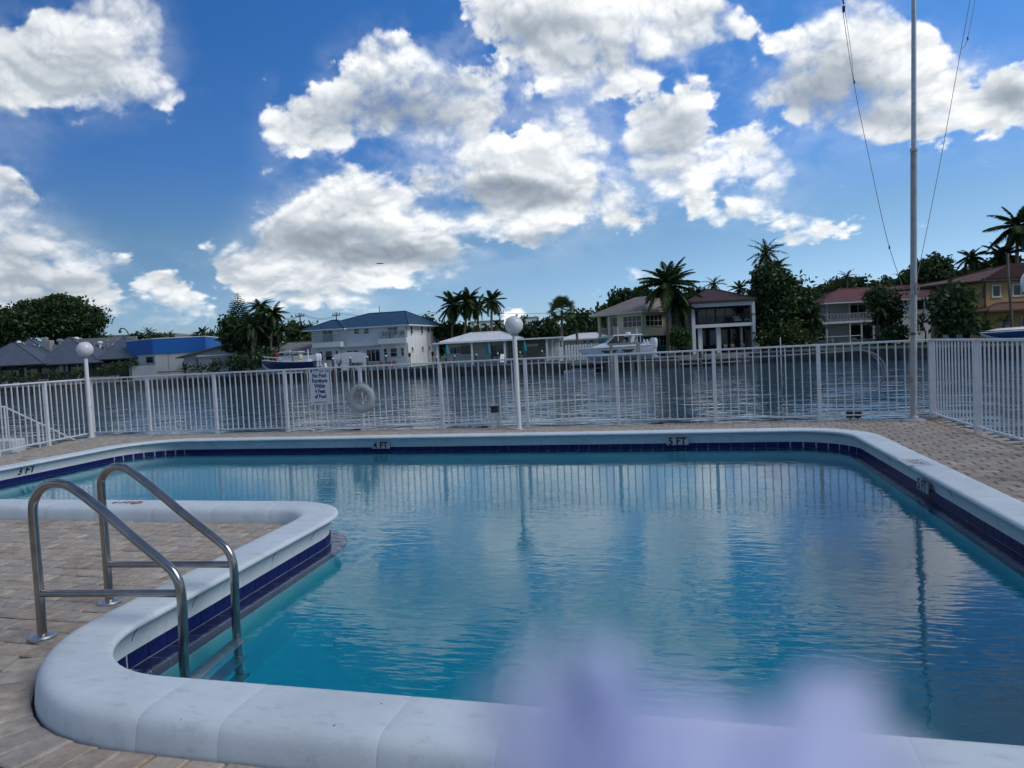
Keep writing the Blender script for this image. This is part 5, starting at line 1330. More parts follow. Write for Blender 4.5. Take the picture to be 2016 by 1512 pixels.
# ================================================================== BOATS
def hull(fr, L, B, H, zk, mat_top, mat_bot, par, split=.45, bow_rise=.5, flare=.35, tran=0.0, zband=None):
    """bow towards -x.  Returns sheer height function"""
    n = 22; k = 9; V = []; 
    def sheer(s): return zk + H + bow_rise * (1 - s) ** 2.2
    def halfw(s): return B/2 * (1 - (1 - min(1, s*1.55 + .02)) ** 2.4) * (1 - .10 * max(0, s - .7) / .3)
    def keel(s): return zk + (H * .85) * max(0, (1 - s / .22)) ** 1.8 * .95
    for i in range(n + 1):
        s = i / n; hw = max(halfw(s), .03); zs = sheer(s); zk_ = keel(s); r = []
        zch = zk_ + (zs - zk_) * .30
        prof = [(0, zk_), (hw*.45, zk_ + (zch-zk_)*.55), (hw*.82, zch), (hw*.87, zch + .06), (hw*.93, zch + (zs-zch)*.35), (hw*.985, zch + (zs-zch)*.72), (hw, zs), (hw*.96, zs + .05), (hw*.88, zs + .05)]
        V.append([(s*L, y, z) for y, z in prof])
    top, bot = MB(), MB()
    for sgn in (1, -1):
        vs = [fr.w(x, sgn*y, z) for r in V for x, y, z in r]
        def fc(j0, j1):
            out = []
            for i in range(n):
                for j in range(j0, j1):
                    q = (i*k + j, (i+1)*k + j, (i+1)*k + j + 1, i*k + j + 1); out.append(q if sgn == 1 else q[::-1])
            return out
        bot.add(vs, fc(0, 3)); top.add(vs, fc(3, k - 1))
    e = V[-1]; ring = [fr.w(x, y, z) for x, y, z in e] + [fr.w(x, -y, z) for x, y, z in e[::-1]]
    top.add(ring, [tuple(range(len(ring)))])
    deckm = MB()
    for i in range(n):
        a, b = V[i][8], V[i+1][8]; deckm.add([fr.w(a[0], -a[1], a[2] - .06), fr.w(b[0], -b[1], b[2] - .06), fr.w(b[0], b[1], b[2] - .06), fr.w(a[0], a[1], a[2] - .06)], [(0,1,2,3)])
    h = top.build('hull', mat_top, par, smooth=30); bot.build('hull_bottom', mat_bot, par, smooth=30); deckm.build('deck', boat_white, par)
    rub = MB(); 
    for sgn in (1, -1): rub.tube([fr.w(r[6][0], sgn*(r[6][1] + .01), r[6][2]) for r in V], .045, 5)
    rub.build('rub_rail', boat_white, par)
    return sheer, halfw, h
def outboard(fr, x, y, z, par, s=1.0):
    m = MB(); c = []
    prof = [(-.28,0,.22),(-.30,.25,.27),(-.26,.55,.28),(-.12,.80,.22),(0,.9,.12)]
    pts = []
    for dx, dz, r in prof: pts.append((fr.w(x + (.25 + dx*.4)*s, y, z + dz*s), r*s))
    m.tube([p for p, _ in pts], [r for _, r in pts], 12); o = m.build('outboard_motor', boat_white, par, smooth=True)
    m = MB(); m.fbox(fr, x + .08*s, x + .30*s, y - .09*s, y + .09*s, z - .95*s, z + .02); m.fbox(fr, x + .02, x + .5*s, y - .16*s, y + .16*s, z - .62*s, z - .58*s); m.tube([fr.w(x+.0,y,z-.88*s), fr.w(x+.42*s,y,z-.88*s)], .08*s, 8); m.build('lower_unit', boat_white, o)
# navy centre console
nb = thing('centre_console_boat', 'navy blue centre console boat with white T-top', 'boat', ground(570, 88, -.7))
pb = at(516, 712, 87.5); ps = at(626, 704, 87.5); L = (Vector((ps.x, ps.y, 0)) - Vector((pb.x, pb.y, 0))).length
fr = Fr(pb, -6); zt_ = at(575, 711.5, 87.5).z
sh_, hw_, hb = hull(fr, L, 2.4, 1.15, zt_ - 1.25, boat_navy, boat_white, nb, bow_rise=.42)
m = MB(); 
for sgn in (1,-1):
    m.tube([fr.w(.12, 0, sh_(0)+.42)] + [fr.w(x, sgn*max(hw_(x/L)*.9,.05), sh_(x/L)+.40) for x in (.5,1.0,1.6,2.1)] + [fr.w(2.3, sgn*hw_(2.3/L)*.9, sh_(.35)+.05)], .025, 5)
    for x in (.5,1.1,1.7): m.tube([fr.w(x, sgn*hw_(x/L)*.9, sh_(x/L)), fr.w(x, sgn*hw_(x/L)*.9, sh_(x/L)+.40)], .02, 4)
m.build('bow_rail', rail_paint, nb)
zd = zt_ - .05
m = MB(); m.hexa([fr.w(2.5,-.5,zd), fr.w(3.8,-.5,zd), fr.w(3.8,.5,zd), fr.w(2.5,.5,zd), fr.w(2.75,-.42,zd+.75), fr.w(3.7,-.42,zd+.75), fr.w(3.7,.42,zd+.75), fr.w(2.75,.42,zd+.75)]); cs = m.build('console', boat_white, nb, bevel=.04)
m = MB(); m.hexa([fr.w(2.75,-.5,zd+.76), fr.w(3.3,-.5,zd+.76), fr.w(3.3,.5,zd+.76), fr.w(2.75,.5,zd+.76), fr.w(3.15,-.46,zd+1.5), fr.w(3.5,-.46,zd+1.5), fr.w(3.5,.46,zd+1.5), fr.w(3.15,.46,zd+1.5)]); m.build('windshield', rail_glass, nb)
ztt = at(577, 692.5, 87.5).z
m = MB(); m.fbox(fr, 2.45, 4.85, -.95, .95, ztt - .08, ztt + .03); m.build('hardtop', boat_white, nb, bevel=.04)
m = MB()
for sgn in (1,-1): m.tube([fr.w(2.9, sgn*.5, zd+.7), fr.w(3.4, sgn*.6, ztt-.08)], .04, 6); m.tube([fr.w(4.1, sgn*.5, zd), fr.w(4.0, sgn*.6, ztt-.08)], .04, 6)
m.build('top_frame', rail_paint, nb)
m = MB(); m.fbox(fr, 4.1, 4.6, -.5, .5, zd, zd+.55); m.fbox(fr, 4.62, 4.75, -.5, .5, zd+.3, zd+.85); m.build('leaning_post', cush, nb, bevel=.04)
m = MB(); m.fbox(fr, 5.1, 5.7, -.8, .8, zd-.1, zd+.2); m.build('stern_seat', boat_white, nb, bevel=.04)
for y in (-.42, .42): outboard(fr, L + .1, y, zt_ - .1, nb, .95)
for px in (571, 606):
    p_ = at(px, 690, 87); zt2 = at(px, 688, 87).z; t = thing('lift_pile', ('white boat lift pole behind the T-top of the navy boat' if px == 571 else 'white boat lift pole at the stern of the navy boat'), 'pole', (p_.x, p_.y, CANAL_Z), 'white boat lift poles')
    m = MB(); pp = at(px, 690, 89.5 if px == 571 else 86); m.tube([(pp.x,pp.y,CANAL_Z-.3),(pp.x,pp.y,zt2)], .07, 8); m.build('pole', wall_white, t, smooth=True)
p_ = at(543, 690, 89.5); t = thing('red_umbrella', 'closed red umbrella behind the bow of the navy boat', 'umbrella', (p_.x, p_.y, GZ))
m = MB(); m.tube([(p_.x,p_.y,GZ),(p_.x,p_.y,at(543,688,89.5).z)], .03, 6); m.build('pole', steel_dull, t)
m = MB(); m.lathe((p_.x,p_.y,at(543,710,89.5).z), [(.16,0),(.20,.2),(.17,.9),(.05,1.35)], 9); m.build('canopy', red_cloth, t)
t = thing('boat_lift', 'timber cradle of the lift under the navy boat', 'boat lift', ground(570, 88, CANAL_Z)); m = MB()
for x in (.9, L - 1.0): m.fbox(fr, x - .12, x + .12, -1.3, 1.3, zt_ - 1.45, zt_ - 1.27)
m.build('cradle_beam', concrete, t); m = MB()
for x in (.9, L - 1.0):
    for y in (-1.35, 1.35): m.tube([fr.w(x, y, CANAL_Z - .4), fr.w(x, y, zt_ - 1.2)], .1, 8)
m.build('pile', pile_m, t)

# white cruiser on a lift
cz_ = thing('cabin_cruiser', 'large white cruiser with hardtop raised on a boat lift', 'boat', ground(1215, 78, -.5))
pb = at(1140, 686, 77.5); ps = at(1281, 686, 77.5); L = (Vector((ps.x, ps.y, 0)) - Vector((pb.x, pb.y, 0))).length
fr = Fr(pb, 0); zt_ = at(1215, 682.5, 77.5).z
sh_, hw_, hb = hull(fr, L, 2.9, 1.35, zt_ - 1.35, boat_white, boat_white, cz_, bow_rise=-.10)
m = MB(); S_ = F / 77.5
def cx_(px): return fr.hit(px, 680)[0]
m.hexa([fr.w(cx_(1160),-.9,zt_-.02), fr.w(cx_(1268),-1.15,zt_-.02), fr.w(cx_(1268),1.15,zt_-.02), fr.w(cx_(1160),.9,zt_-.02), fr.w(cx_(1190),-.75,zt_+.42), fr.w(cx_(1262),-1.05,zt_+.32), fr.w(cx_(1262),1.05,zt_+.32), fr.w(cx_(1190),.75,zt_+.42)]); m.build('foredeck', boat_white, cz_, bevel=.08)
zh = fr.hit(1235, 658.5)[1]
m = MB(); m.hexa([fr.w(cx_(1206),-.95,zh-.10), fr.w(cx_(1264),-1.05,zh-.12), fr.w(cx_(1264),1.05,zh-.12), fr.w(cx_(1206),.95,zh-.10), fr.w(cx_(1212),-.85,zh+.03), fr.w(cx_(1260),-.95,zh), fr.w(cx_(1260),.95,zh), fr.w(cx_(1212),.85,zh+.03)]); m.build('hardtop', boat_white, cz_, bevel=.03)
m = MB(); m.hexa([fr.w(cx_(1194),-.85,zt_+.40), fr.w(cx_(1222),-1.0,zt_+.34), fr.w(cx_(1222),1.0,zt_+.34), fr.w(cx_(1194),.85,zt_+.40), fr.w(cx_(1209),-.8,zh-.105), fr.w(cx_(1228),-.9,zh-.105), fr.w(cx_(1228),.9,zh-.105), fr.w(cx_(1209),.8,zh-.105)]); m.build('windshield', glass_dark, cz_)
m = MB()
for sgn in (1,-1):
    m.tube([fr.w(cx_(1193), sgn*.87, zt_+.42), fr.w(cx_(1208.5), sgn*.83, zh-.08)], .05, 6)
    m.hexa([fr.w(cx_(1238), sgn*.96-.04, zt_+.33), fr.w(cx_(1244), sgn*.96-.04, zt_+.33), fr.w(cx_(1244), sgn*.96+.04, zt_+.33), fr.w(cx_(1238), sgn*.96+.04, zt_+.33), fr.w(cx_(1242), sgn*.93-.04, zh-.11), fr.w(cx_(1250), sgn*.93-.04, zh-.11), fr.w(cx_(1250), sgn*.93+.04, zh-.11), fr.w(cx_(1242), sgn*.93+.04, zh-.11)])
    m.tube([fr.w(cx_(1258), sgn*.95, zt_+.3), fr.w(cx_(1258), sgn*.95, zh-.11)], .035, 5)
m.build('hardtop_frame', boat_white, cz_)
for a, b in ((1180,1213),(1219,1245)):
    m = MB(); y0 = -1.40; 
    za = zt_ - .38
    m.hexa([fr.w(cx_(a+7), -hw_(cx_(a+7)/L)*.985-.03, za-.22), fr.w(cx_(b-9), -hw_(cx_(b)/L)*.985-.03, za-.24), fr.w(cx_(b-9), -1.0, za-.24), fr.w(cx_(a+7), -1.0, za-.22), fr.w(cx_(a), -hw_(cx_(a)/L)*.985-.04, za+.08), fr.w(cx_(b), -hw_(cx_(b)/L)*.985-.04, za+.06), fr.w(cx_(b), -1.0, za+.06), fr.w(cx_(a), -1.0, za+.08)]); m.build('hull_window', glass_dark, cz_)
m = MB(); m.lathe(fr.w(cx_(1237), 0, zh+.05), [(.30,0),(.32,.06),(.28,.16),(.1,.2)], 16); m.tube([fr.w(cx_(1237),0,zh-.02), fr.w(cx_(1237),0,zh+.06)], .12, 8); m.build('radar_dome', boat_white, cz_, smooth=True)
for px, yt in ((1215, 644), (1252, 645)): m = MB(); u_ = cx_(px); m.tube([fr.w(u_, -.9, zt_+.4), fr.w(u_, -.9, fr.hit(px, yt)[1])], .045, 6); m.build('outrigger', boat_white, cz_)
for px in (1264, 1270): m = MB(); u_ = cx_(px); m.hexa([fr.w(u_,-1.1,zt_), fr.w(u_+.35,-1.1,zt_), fr.w(u_+.35,-1.0,zt_), fr.w(u_,-1.0,zt_), fr.w(u_-.05,-1.1,zt_+.62), fr.w(u_+.1,-1.1,zt_+.62), fr.w(u_+.1,-1.0,zt_+.62), fr.w(u_-.05,-1.0,zt_+.62)]); m.build('stern_post', boat_white, cz_)
m = MB(); m.fbox(fr, cx_(1222), cx_(1232), -.5, .5, zt_+.2, zt_+.75); m.fbox(fr, cx_(1246), cx_(1254), -.6, .6, zt_+.2, zt_+.7); m.build('seat', cush, cz_, bevel=.04)
for y in (-.75, 0, .75): outboard(fr, L + .15, y, zt_ - .25, cz_, 1.05)
bl = thing('boat_lift', 'grey timber lift frame holding the white cruiser', 'boat lift', ground(1215, 76, CANAL_Z)); f2 = Fr(at(1196, 680, 75.5), 0)
ub = f2.hit(1264, 676)[0]; zb_ = f2.hit(1230, 677)[1]
m = MB(); m.fbox(f2, 0, ub, -.12, .12, zb_ - .1, zb_ + .12); m.build('top_beam', concrete, bl)
for u_ in (.35, ub - .4): m = MB(); m.fbox(f2, u_-.16, u_+.16, -.16, .16, CANAL_Z - .4, zb_ - .103); m.build('pile', concrete, bl)
for u_ in (.35, ub - .4): m = MB(); m.fbox(f2, u_-.16, u_+.16, 3.9, 4.2, CANAL_Z - .4, zb_ - .103); m.fbox(f2, u_-.08, u_+.08, .17, 3.89, zt_ - 1.58, zt_ - 1.38); m.build('cradle', concrete, bl)
# blue runabout at the right
rb_ = thing('blue_boat', 'dark blue speedboat with white deck in front of the orange villa', 'boat', ground(1980, 64, -.4))
pb = at(1930, 651, 63.5); fr = Fr(pb, 3); L = 7.5; zt_ = at(1990, 649, 63.5).z
hull(fr, L, 2.4, .9, zt_ - 1.0, boat_blue, boat_white, rb_, bow_rise=-.05)
m = MB(); m.hexa([fr.w(.5,-.3,zt_-.02), fr.w(5,-1,zt_-.02), fr.w(5,1,zt_-.02), fr.w(.5,.3,zt_-.02), fr.w(1.6,-.25,zt_+.16), fr.w(4.8,-.8,zt_+.22), fr.w(4.8,.8,zt_+.22), fr.w(1.6,.25,zt_+.16)]); m.build('foredeck', boat_white, rb_, bevel=.05)
t = thing('boat_lift', 'boat lift cradle under the blue speedboat', 'boat lift', ground(1990, 63.5, CANAL_Z)); m = MB()
for x in (1.6, 5.2):
    m.fbox(fr, x-.12, x+.12, -1.4, 1.4, zt_-1.2, zt_-1.02)
    for y in (-1.5, 1.5): m.tube([fr.w(x,y,CANAL_Z-.4), fr.w(x,y,zt_-.9)], .12, 8)
m.build('cradle_frame', pile_m, t)

# docks on the far bank
def dock(x0, x1, d, label, zz=-.42):
    a, b = ground(x0, d, zz), ground(x1, d, zz); t = thing('dock', label, 'dock', (a.x, a.y, CANAL_Z)); fr = Fr(a, math.degrees(math.atan2(b.y-a.y, b.x-a.x) + YAW)); L = (Vector((b.x,b.y,0))-Vector((a.x,a.y,0))).length
    k = int(L / .3); m = MB()
    for i in range(k): m.fbox(fr, L*i/k + .01, L*(i+1)/k - .01, 0, 1.6, zz - .05, zz)
    m.build('deck_boards', concrete, t)['kind'] = 'stuff'
    m = MB(); m.fbox(fr, 0, L, .02, .1, zz - .28, zz - .054); m.fbox(fr, 0, L, 1.5, 1.58, zz - .28, zz - .054); m.fbox(fr, 0, L, .03, .09, zz - .75, zz - .62); m.build('stringer', concrete, t)
    for i in range(int(L / 2.2) + 1): m = MB(); m.fbox(fr, i*2.2, i*2.2 + .2, .0, .2, CANAL_Z - .4, zz - .06); m.build('pile', pile_m, t)
dock(1335, 1475, 78, 'pale timber dock in front of the maroon roofed house'); dock(1120, 1190, 79, 'low dock by the bow of the white cruiser'); dock(1590, 1700, 76.5, 'pale dock in front of the screened porch')
ft = thing('floating_dock', 'low white floating platform left of the cruiser', 'platform', ground(1150, 80, CANAL_Z)); q = ground(1140, 79, CANAL_Z); m = MB(); m.box((q.x, q.y, CANAL_Z + .12), (3.2, 1.2, .22), .2); m.build('deck', wall_white2, ft)
for px, lb in ((1379, 'dark piling rising from the dock of the maroon roofed house'), (1537, 'thin white post on the bank before the tall palm thicket')):
    p = ground(px, 77, -.3); t = thing('mooring_post', lb, 'post', (p.x, p.y, CANAL_Z)); m = MB(); zt2 = at(px, 692 if px == 1379 else 664, 77).z; m.tube([(p.x,p.y,CANAL_Z-.3),(p.x,p.y,zt2)], .15 if px == 1379 else .05, 8); m.build('shaft', pile_m if px == 1379 else wall_white, t)
for i, px in enumerate((1865.5, 1892)):
    chair(px, 66.5, GZ, .1, ('left of two pale teal lawn chairs before the dark trees', 'right of two pale teal lawn chairs before the dark trees')[i], M('teal_chair', (.18,.33,.30), None, .7) if i == 0 else bpy.data.materials['teal_chair'], 'pale teal lawn chairs')

# ================================================================== UTILITY POLES, STREET LAMP
tops = []
for i, (px, yt, d, yb, lb) in enumerate(((597, 616, 150, 690, 'utility pole with crossarm left of the blue roof'), (668, 615, 170, 690, 'utility pole with crossarm behind the blue roof'), (988, 611, 160, 690, 'short utility pole behind the centre lamp globe'))):
    p = ground(px, d, GZ); zt_ = at(px, yt, d).z; t = thing('utility_pole', lb, 'utility pole', (p.x, p.y, GZ), 'utility poles on the far bank')
    m = MB(); m.tube([(p.x,p.y,GZ),(p.x,p.y,zt_)], .17, 8, r2=.12); m.build('pole', pile_m, t, smooth=True)
    w = .9; m = MB(); m.fbox(Fr(p, 0), -w, w, -.08, .08, zt_ - .75, zt_ - .55); m.build('crossarm', pile_m, t)
    for u_ in (-w+.1, -.35, .35, w-.1): m = MB(); q = Fr(p, 0).w(u_, 0, zt_ - .55); m.tube([q, (q[0], q[1], q[2] + .5)], .07, 6); m.build('insulator', trim_dark, t)
    if i == 0: m = MB(); m.tube([(p.x+.35,p.y,zt_-3.6),(p.x+.35,p.y,zt_-2.6)], .28, 10); m.build('transformer', wall_grey, t)
    tops.append((p, zt_))
for i, (a, b) in enumerate((((510, 618, 150), (597, 618.5, 150)), ((597, 618.5, 150), (668, 617, 170)), ((668, 617, 170), (870, 612.5, 165)), ((870, 612.5, 165), (1100, 616, 165)))):
    for j in (0, 2.2):
        if i > 1 and j: continue
        m = MB(); m.tube(sag(at(a[0], a[1] + j, a[2]), at(b[0], b[1] + j, b[2]), 1.0 if i < 3 else .3, 8), .035, 4)
        tag(m.build('power_line', trim_dark), ('power line left of the first utility pole', 'power line between the two utility poles', 'power line over the blue roof', 'power line between the palms and the fan palm')[i] + (', lower strand' if j else ', upper strand' if i < 2 else ''), 'power line')
p = ground(254, 150, GZ); t = thing('street_lamp', 'curved arm street lamp above the blue parapet', 'street lamp', (p.x, p.y, GZ)); m = MB()
pp = [at(254, 690, 150), at(254, 668, 150), at(253.5, 660, 150), at(250, 652, 150), at(245, 647.5, 150), at(240, 646.5, 150), at(236.5, 648, 150)]
m.tube(catmull(pp), .12, 6); m.build('pole', trim_dark, t, smooth=True); m = MB(); c = at(236.3, 652.5, 150); m.lathe(c, [(.1,.45),(.16,.3),(.3,0),(.28,-.25),(.05,-.35)][::-1], 10); m.build('lantern', trim_dark, t)

# ================================================================== TREES
nrng = np.random.default_rng(21)
def leaf_cloud(centers, radii, n_cl, per, spread, size, seed, flat=.75):
    """leaf sized quads gathered in clumps through ellipsoids; returns V, Q"""
    r = np.random.default_rng(seed); pts = []
    vol = np.array([a*b*c for a, b, c in radii]) ** (2/3); frac = vol / vol.sum()
    for (c, rad, f) in zip(centers, radii, frac):
        k = max(3, int(n_cl * f)); d = r.normal(size=(k, 3)); d /= np.linalg.norm(d, axis=1, keepdims=True)
        q = r.uniform(.35, 1.0, (k, 1)) ** .55
        cc = np.array(c) + d * q * np.array(rad)
        m = per; o = r.normal(size=(k, m, 3)) * spread * r.uniform(.6, 1.5, (k, 1, 1)); o[..., 2] *= flat
        pts.append((cc[:, None, :] + o).reshape(-1, 3))
    P = np.concatenate(pts); n = len(P)
    a = r.normal(size=(n, 3)); a /= np.linalg.norm(a, axis=1, keepdims=True)
    b = r.normal(size=(n, 3)); b -= a * (a*b).sum(1, keepdims=True); b /= np.linalg.norm(b, axis=1, keepdims=True)
    s = size * r.uniform(.55, 1.3, (n, 1)); w = s * .55
    V = np.stack([P - a*s, P - b*w, P + a*s, P + b*w], 1).reshape(-1, 3); Q = np.arange(n*4).reshape(n, 4)
    return V, Q
def tree(label, lobes, depth, trunk_px, mat, size=.30, dens=1.0, group=None, cat='tree', name='broadleaf_tree', trunk_r=.28, seed=None, per=14, spread=.42, gz=GZ, limbs=4, flat=.75):
    p = ground(trunk_px, depth, gz); t = thing(name, label, cat, (p.x, p.y, gz), group)
    seed = seed or int(trunk_px * 7 + depth); rr_ = random.Random(seed)
    C, R = [], []
    for px, py, rx, ry in lobes:
        c = at(px, py, depth); a = rx * depth / F; b = ry * depth / F
        C.append((c.x - p.x, c.y - p.y, c.z - gz)); R.append((a, min(a, b*1.4)*.85, b))
    area = sum(a*c*12 for a, b, c in R); n_cl = int(area * 1.5 * dens) + 10
    V, Q = leaf_cloud(C, R, n_cl, per, spread, size, seed, flat)
    cr_ = mesh_from_arrays('crown', V, Q, mat, t)
    m = MB(); top = max(C, key=lambda c: c[2]); mz = min(c[2] - r[2]*.3 for c, r in zip(C, R))
    b0 = Vector((0,0,-.1)); b1 = Vector((C[0][0]*.3, C[0][1]*.3, max(mz * .6, .5)))
    m.tube([b0, b0.lerp(b1, .5) + Vector((.1,0,0)), b1], trunk_r, 8, r2=trunk_r*.7)
    for c, r in zip(C, R):
        for k in range(limbs):
            e = Vector(c) + Vector((rr_.uniform(-.6,.6)*r[0], rr_.uniform(-.6,.6)*r[1], rr_.uniform(-.3,.6)*r[2])); mid = b1.lerp(e, .5) + Vector((0,0,.12*(e-b1).length))
            m.tube([b1, mid, e], [trunk_r*.5, trunk_r*.28, trunk_r*.10], 6)
    m.build('trunk', bark_m, t, smooth=True, base=(0,0,0))
    return t
FR = {}
def frond_mesh(L, droop, n, ll, hang, seed, mat, w=.075, plume=0.0):
    r = random.Random(seed); V, Fc = [], []
    def P(t): return Vector((L*(t - .10*droop*t*t), 0, L*(-droop*.62*t**2.1)))
    k = 9
    for i in range(k):
        a, b = P(i/k), P((i+1)/k); wa, wb = .055*(1 - i/k) + .012, .055*(1-(i+1)/k) + .012; o = len(V)
        V += [(a.x,-wa,a.z),(a.x,wa,a.z),(b.x,wb,b.z),(b.x,-wb,b.z)]; Fc.append((o,o+1,o+2,o+3))
    for i in range(n):
        t = .10 + .90 * i / (n - 1); c = P(t); f = (P(min(1, t+.02)) - P(t-.02)).normalized()
        length = ll * (math.sin(PI * min(.98, t*.88 + .10)) ** .55) * r.uniform(.85, 1.1)
        for sgn in (-1, 1):
            up = Vector((-f.z, 0, f.x))
            d = (f * (.55 + .5*t) + Vector((0, sgn, 0)) * (1.0 - .3*t) + up * (.25 - hang*.4 + plume * r.uniform(-.8, .8))).normalized()
            mid = c + d * length * .5; tip = c + d * length + Vector((0, 0, -hang * length * .75 * r.uniform(.7, 1.2)))
            s = f * w; o = len(V)
            V += [tuple(c - s*.6), tuple(c + s*.6), tuple(mid + s), tuple(tip), tuple(mid - s)]; Fc.append((o, o+1, o+2, o+3, o+4))
    me = bpy.data.meshes.new('frond'); me.from_pydata([tuple(v) for v in V], [], Fc); me.materials.append(mat); return me
def palm(label, px, py, depth, r_px, trunk_px=None, kind='coconut', nf=20, mat=None, group=None, seed=0, tr=.16, gz=GZ, lo=-45, hi=78, shaft=False, dead=0, yb=None, sz=1.0):
    """crown centre at (px, py); r_px is the reach of a frond in the picture"""
    mat = mat or leaf_palm; c = at(px, py, depth); R = r_px * depth / F * 1.12
    tpx = trunk_px if trunk_px is not None else px; g = ground(tpx, depth, gz)
    t = thing('palm_tree', label, 'palm tree', (g.x, g.y, gz), group); rr_ = random.Random(seed + int(px))
    base = Vector((g.x, g.y, gz)); top = c; b2 = base.lerp(top, .5) + Vector((rt0.x*rr_.uniform(-.2,.2), 0, 0))
    m = MB(); m.tube(catmull([base, b2, top], 6), [tr*1.25] + [tr]*11 + [tr*.85], 9); m.build('trunk', trunk_m, t, smooth=True)
    if shaft: m = MB(); m.tube([top - Vector((0,0,.2)), top + Vector((0,0,R*.28))], tr*.85, 9, r2=tr*.4); m.build('crownshaft', leaf_mid, t, smooth=True)
    par = {'coconut': (.62, 34, .27, .62), 'royal': (.75, 30, .22, .35), 'queen': (1.0, 26, .26, 1.0), 'phoenix': (.45, 30, .16, .15)}[kind]
    for i in range(nf):
        f_ = i / (nf - 1); el = math.radians(hi + (lo - hi) * f_ ** .9 + rr_.uniform(-7, 7)); azz = i * 2.39996 + rr_.uniform(-.25, .25)
        var = rr_.randrange(3); key = (kind, var, mat.name)
        if key not in FR: FR[key] = frond_mesh(1.0, par[0] * (.8 + .25*var), par[1], par[2], par[3], 5 + var, mat, w=.018, plume=.6 if kind == 'royal' else .1)
        s = R * rr_.uniform(.88, 1.1) * (1 - .12 * max(0, math.sin(el)))
        inst('frond', FR[key], t, (c.x - g.x, c.y - g.y, c.z - gz + (R*.2 if shaft else 0)), (rr_.uniform(-.3,.3), -el, azz), (s, s, s))
    for i in range(dead):
        key = ('dead', kind)
        if key not in FR: FR[key] = frond_mesh(1.0, .5, 20, .16, 1.4, 9, leaf_dead, w=.018)
        s = R * .7; inst('dry_frond', FR[key], t, (c.x - g.x, c.y - g.y, c.z - gz), (0, math.radians(70 + rr_.uniform(-8, 12)), rr_.random() * 6.3), (s, s, s))
    return t
def fan_palm(label, px, py, depth, r_px, nf=44, seed=3):
    c = at(px, py, depth); R = r_px * depth / F; g = ground(px, depth, GZ); t = thing('fan_palm', label, 'palm tree', (g.x, g.y, GZ)); rr_ = random.Random(seed)
    m = MB(); m.tube([(g.x,g.y,GZ), c], .19, 10, r2=.16); m.build('trunk', trunk_m, t, smooth=True)
    V, Fc = [], []
    for i in range(4): pass
    o = 0; V += [(0,-.012,0),(0,.012,0),(.55,.01,-.03),(.55,-.01,-.03)]; Fc.append((0,1,2,3))
    for i in range(17):
        a = (i - 8) / 8 * 1.9; d = Vector((math.cos(a), math.sin(a), 0)); b = Vector((.52, 0, -.03)); L = .46 * (1 - .12*abs(i-8)/8); s = Vector((-d.y, d.x, 0)) * .028; o = len(V)
        V += [tuple(b), tuple(b + d*L*.6 + s), tuple(b + d*L + Vector((0,0,-.09))), tuple(b + d*L*.6 - s)]; Fc.append((o,o+1,o+2,o+3))
    me = bpy.data.meshes.new('frond'); me.from_pydata(V, [], Fc); me.materials.append(leaf_olive if False else leaf_palm)
    for i in range(nf):
        el = math.radians(85 - 135 * (i/(nf-1)) + rr_.uniform(-6,6)); s = R * rr_.uniform(.9, 1.1); inst('frond', me, t, (c.x-g.x, c.y-g.y, c.z-GZ), (rr_.uniform(-.5,.5), -el, i*2.39996), (s,s,s))
    return t

# left side
tree('huge spreading dark tree behind the grey peaked roofs', [(112,606,62,24),(75,628,60,22),(160,634,34,30),(108,640,76,26),(60,610,26,16),(176,622,20,22)], 135, 112, leaf_dark, .34, .85, trunk_r=.7, limbs=6, spread=.85, flat=.28, per=34)
tree('dark spreading tree at the far left edge', [(-20,640,60,34),(30,636,40,26),(10,662,60,16),(-60,630,40,30)], 132, 0, leaf_dark, .34, .8, trunk_r=.6, spread=.85, flat=.28, per=34)
tree('dark tree low behind the left grey roofs', [(200,668,14,10),(178,662,16,10)], 140, 190, leaf_dark, .35)
palm('small far palm above the blue parapet', 293, 655, 150, 16, kind='royal', nf=15)
palm('small far palm over the right end of the blue parapet', 336, 660, 155, 13, kind='royal', nf=13)
palm('small palm right of the blue and white building', 398, 656, 135, 17, kind='coconut', nf=16)
palm('low palm behind the ranch house roof', 388, 663, 128, 14, kind='coconut', nf=14)
tree('low dark trees behind the ranch house roof', [(385,680,22,12),(415,670,24,16),(440,668,20,16)], 128, 415, leaf_dark, .34)
tree('low dark bush left of the far palm above the blue parapet', [(270,663,16,6),(305,664,16,6)], 152, 285, leaf_dark, .34, name='bush', cat='bush')
for lb, lobes, d, tp_ in (('bushy cycad at the corner of the ranch house',[(364,722,15,14)],101,364),):
    palm(lb, 364, 728, 100, 19, kind='phoenix', nf=22, lo=5, hi=80)
# norfolk pine
def norfolk(px, pyt, pyb, depth):
    g = ground(px, depth, GZ); zt_ = at(px, pyt, depth).z; zb_ = at(px, pyb, depth).z; t = thing('norfolk_pine', 'tall narrow tiered conifer above the dark palm thicket', 'tree', (g.x, g.y, GZ))
    m = MB(); m.tube([(g.x,g.y,GZ),(g.x,g.y,zt_)], .2, 8, r2=.03); m.build('trunk', bark_m, t); r = random.Random(2)
    me = frond_mesh(1.0, -.12, 20, .13, -.2, 3, leaf_dark, w=.045, plume=.9); me.name = 'branch'; n = 26
    for i in range(n):
        f_ = i / (n - 1); z = zt_ - .1 - (zt_ - zb_) * f_; R = .22 + 3.1 * f_ ** .85
        for k in range(9): s = R * r.uniform(.8, 1.1); inst('branch', me, t, (0, 0, z - GZ), (0, math.radians(-8 + 12*f_), k * 2*PI/9 + i*.45), (s, s, s*1.3))
norfolk(478, 577, 668, 106)
tree('dark broadleaf tree in front of the ranch house', [(458,650,22,18),(470,672,34,22),(450,632,12,8),(495,668,30,26),(530,660,30,30),(505,640,24,20)], 101.5, 480, leaf_dark, .34, .95)
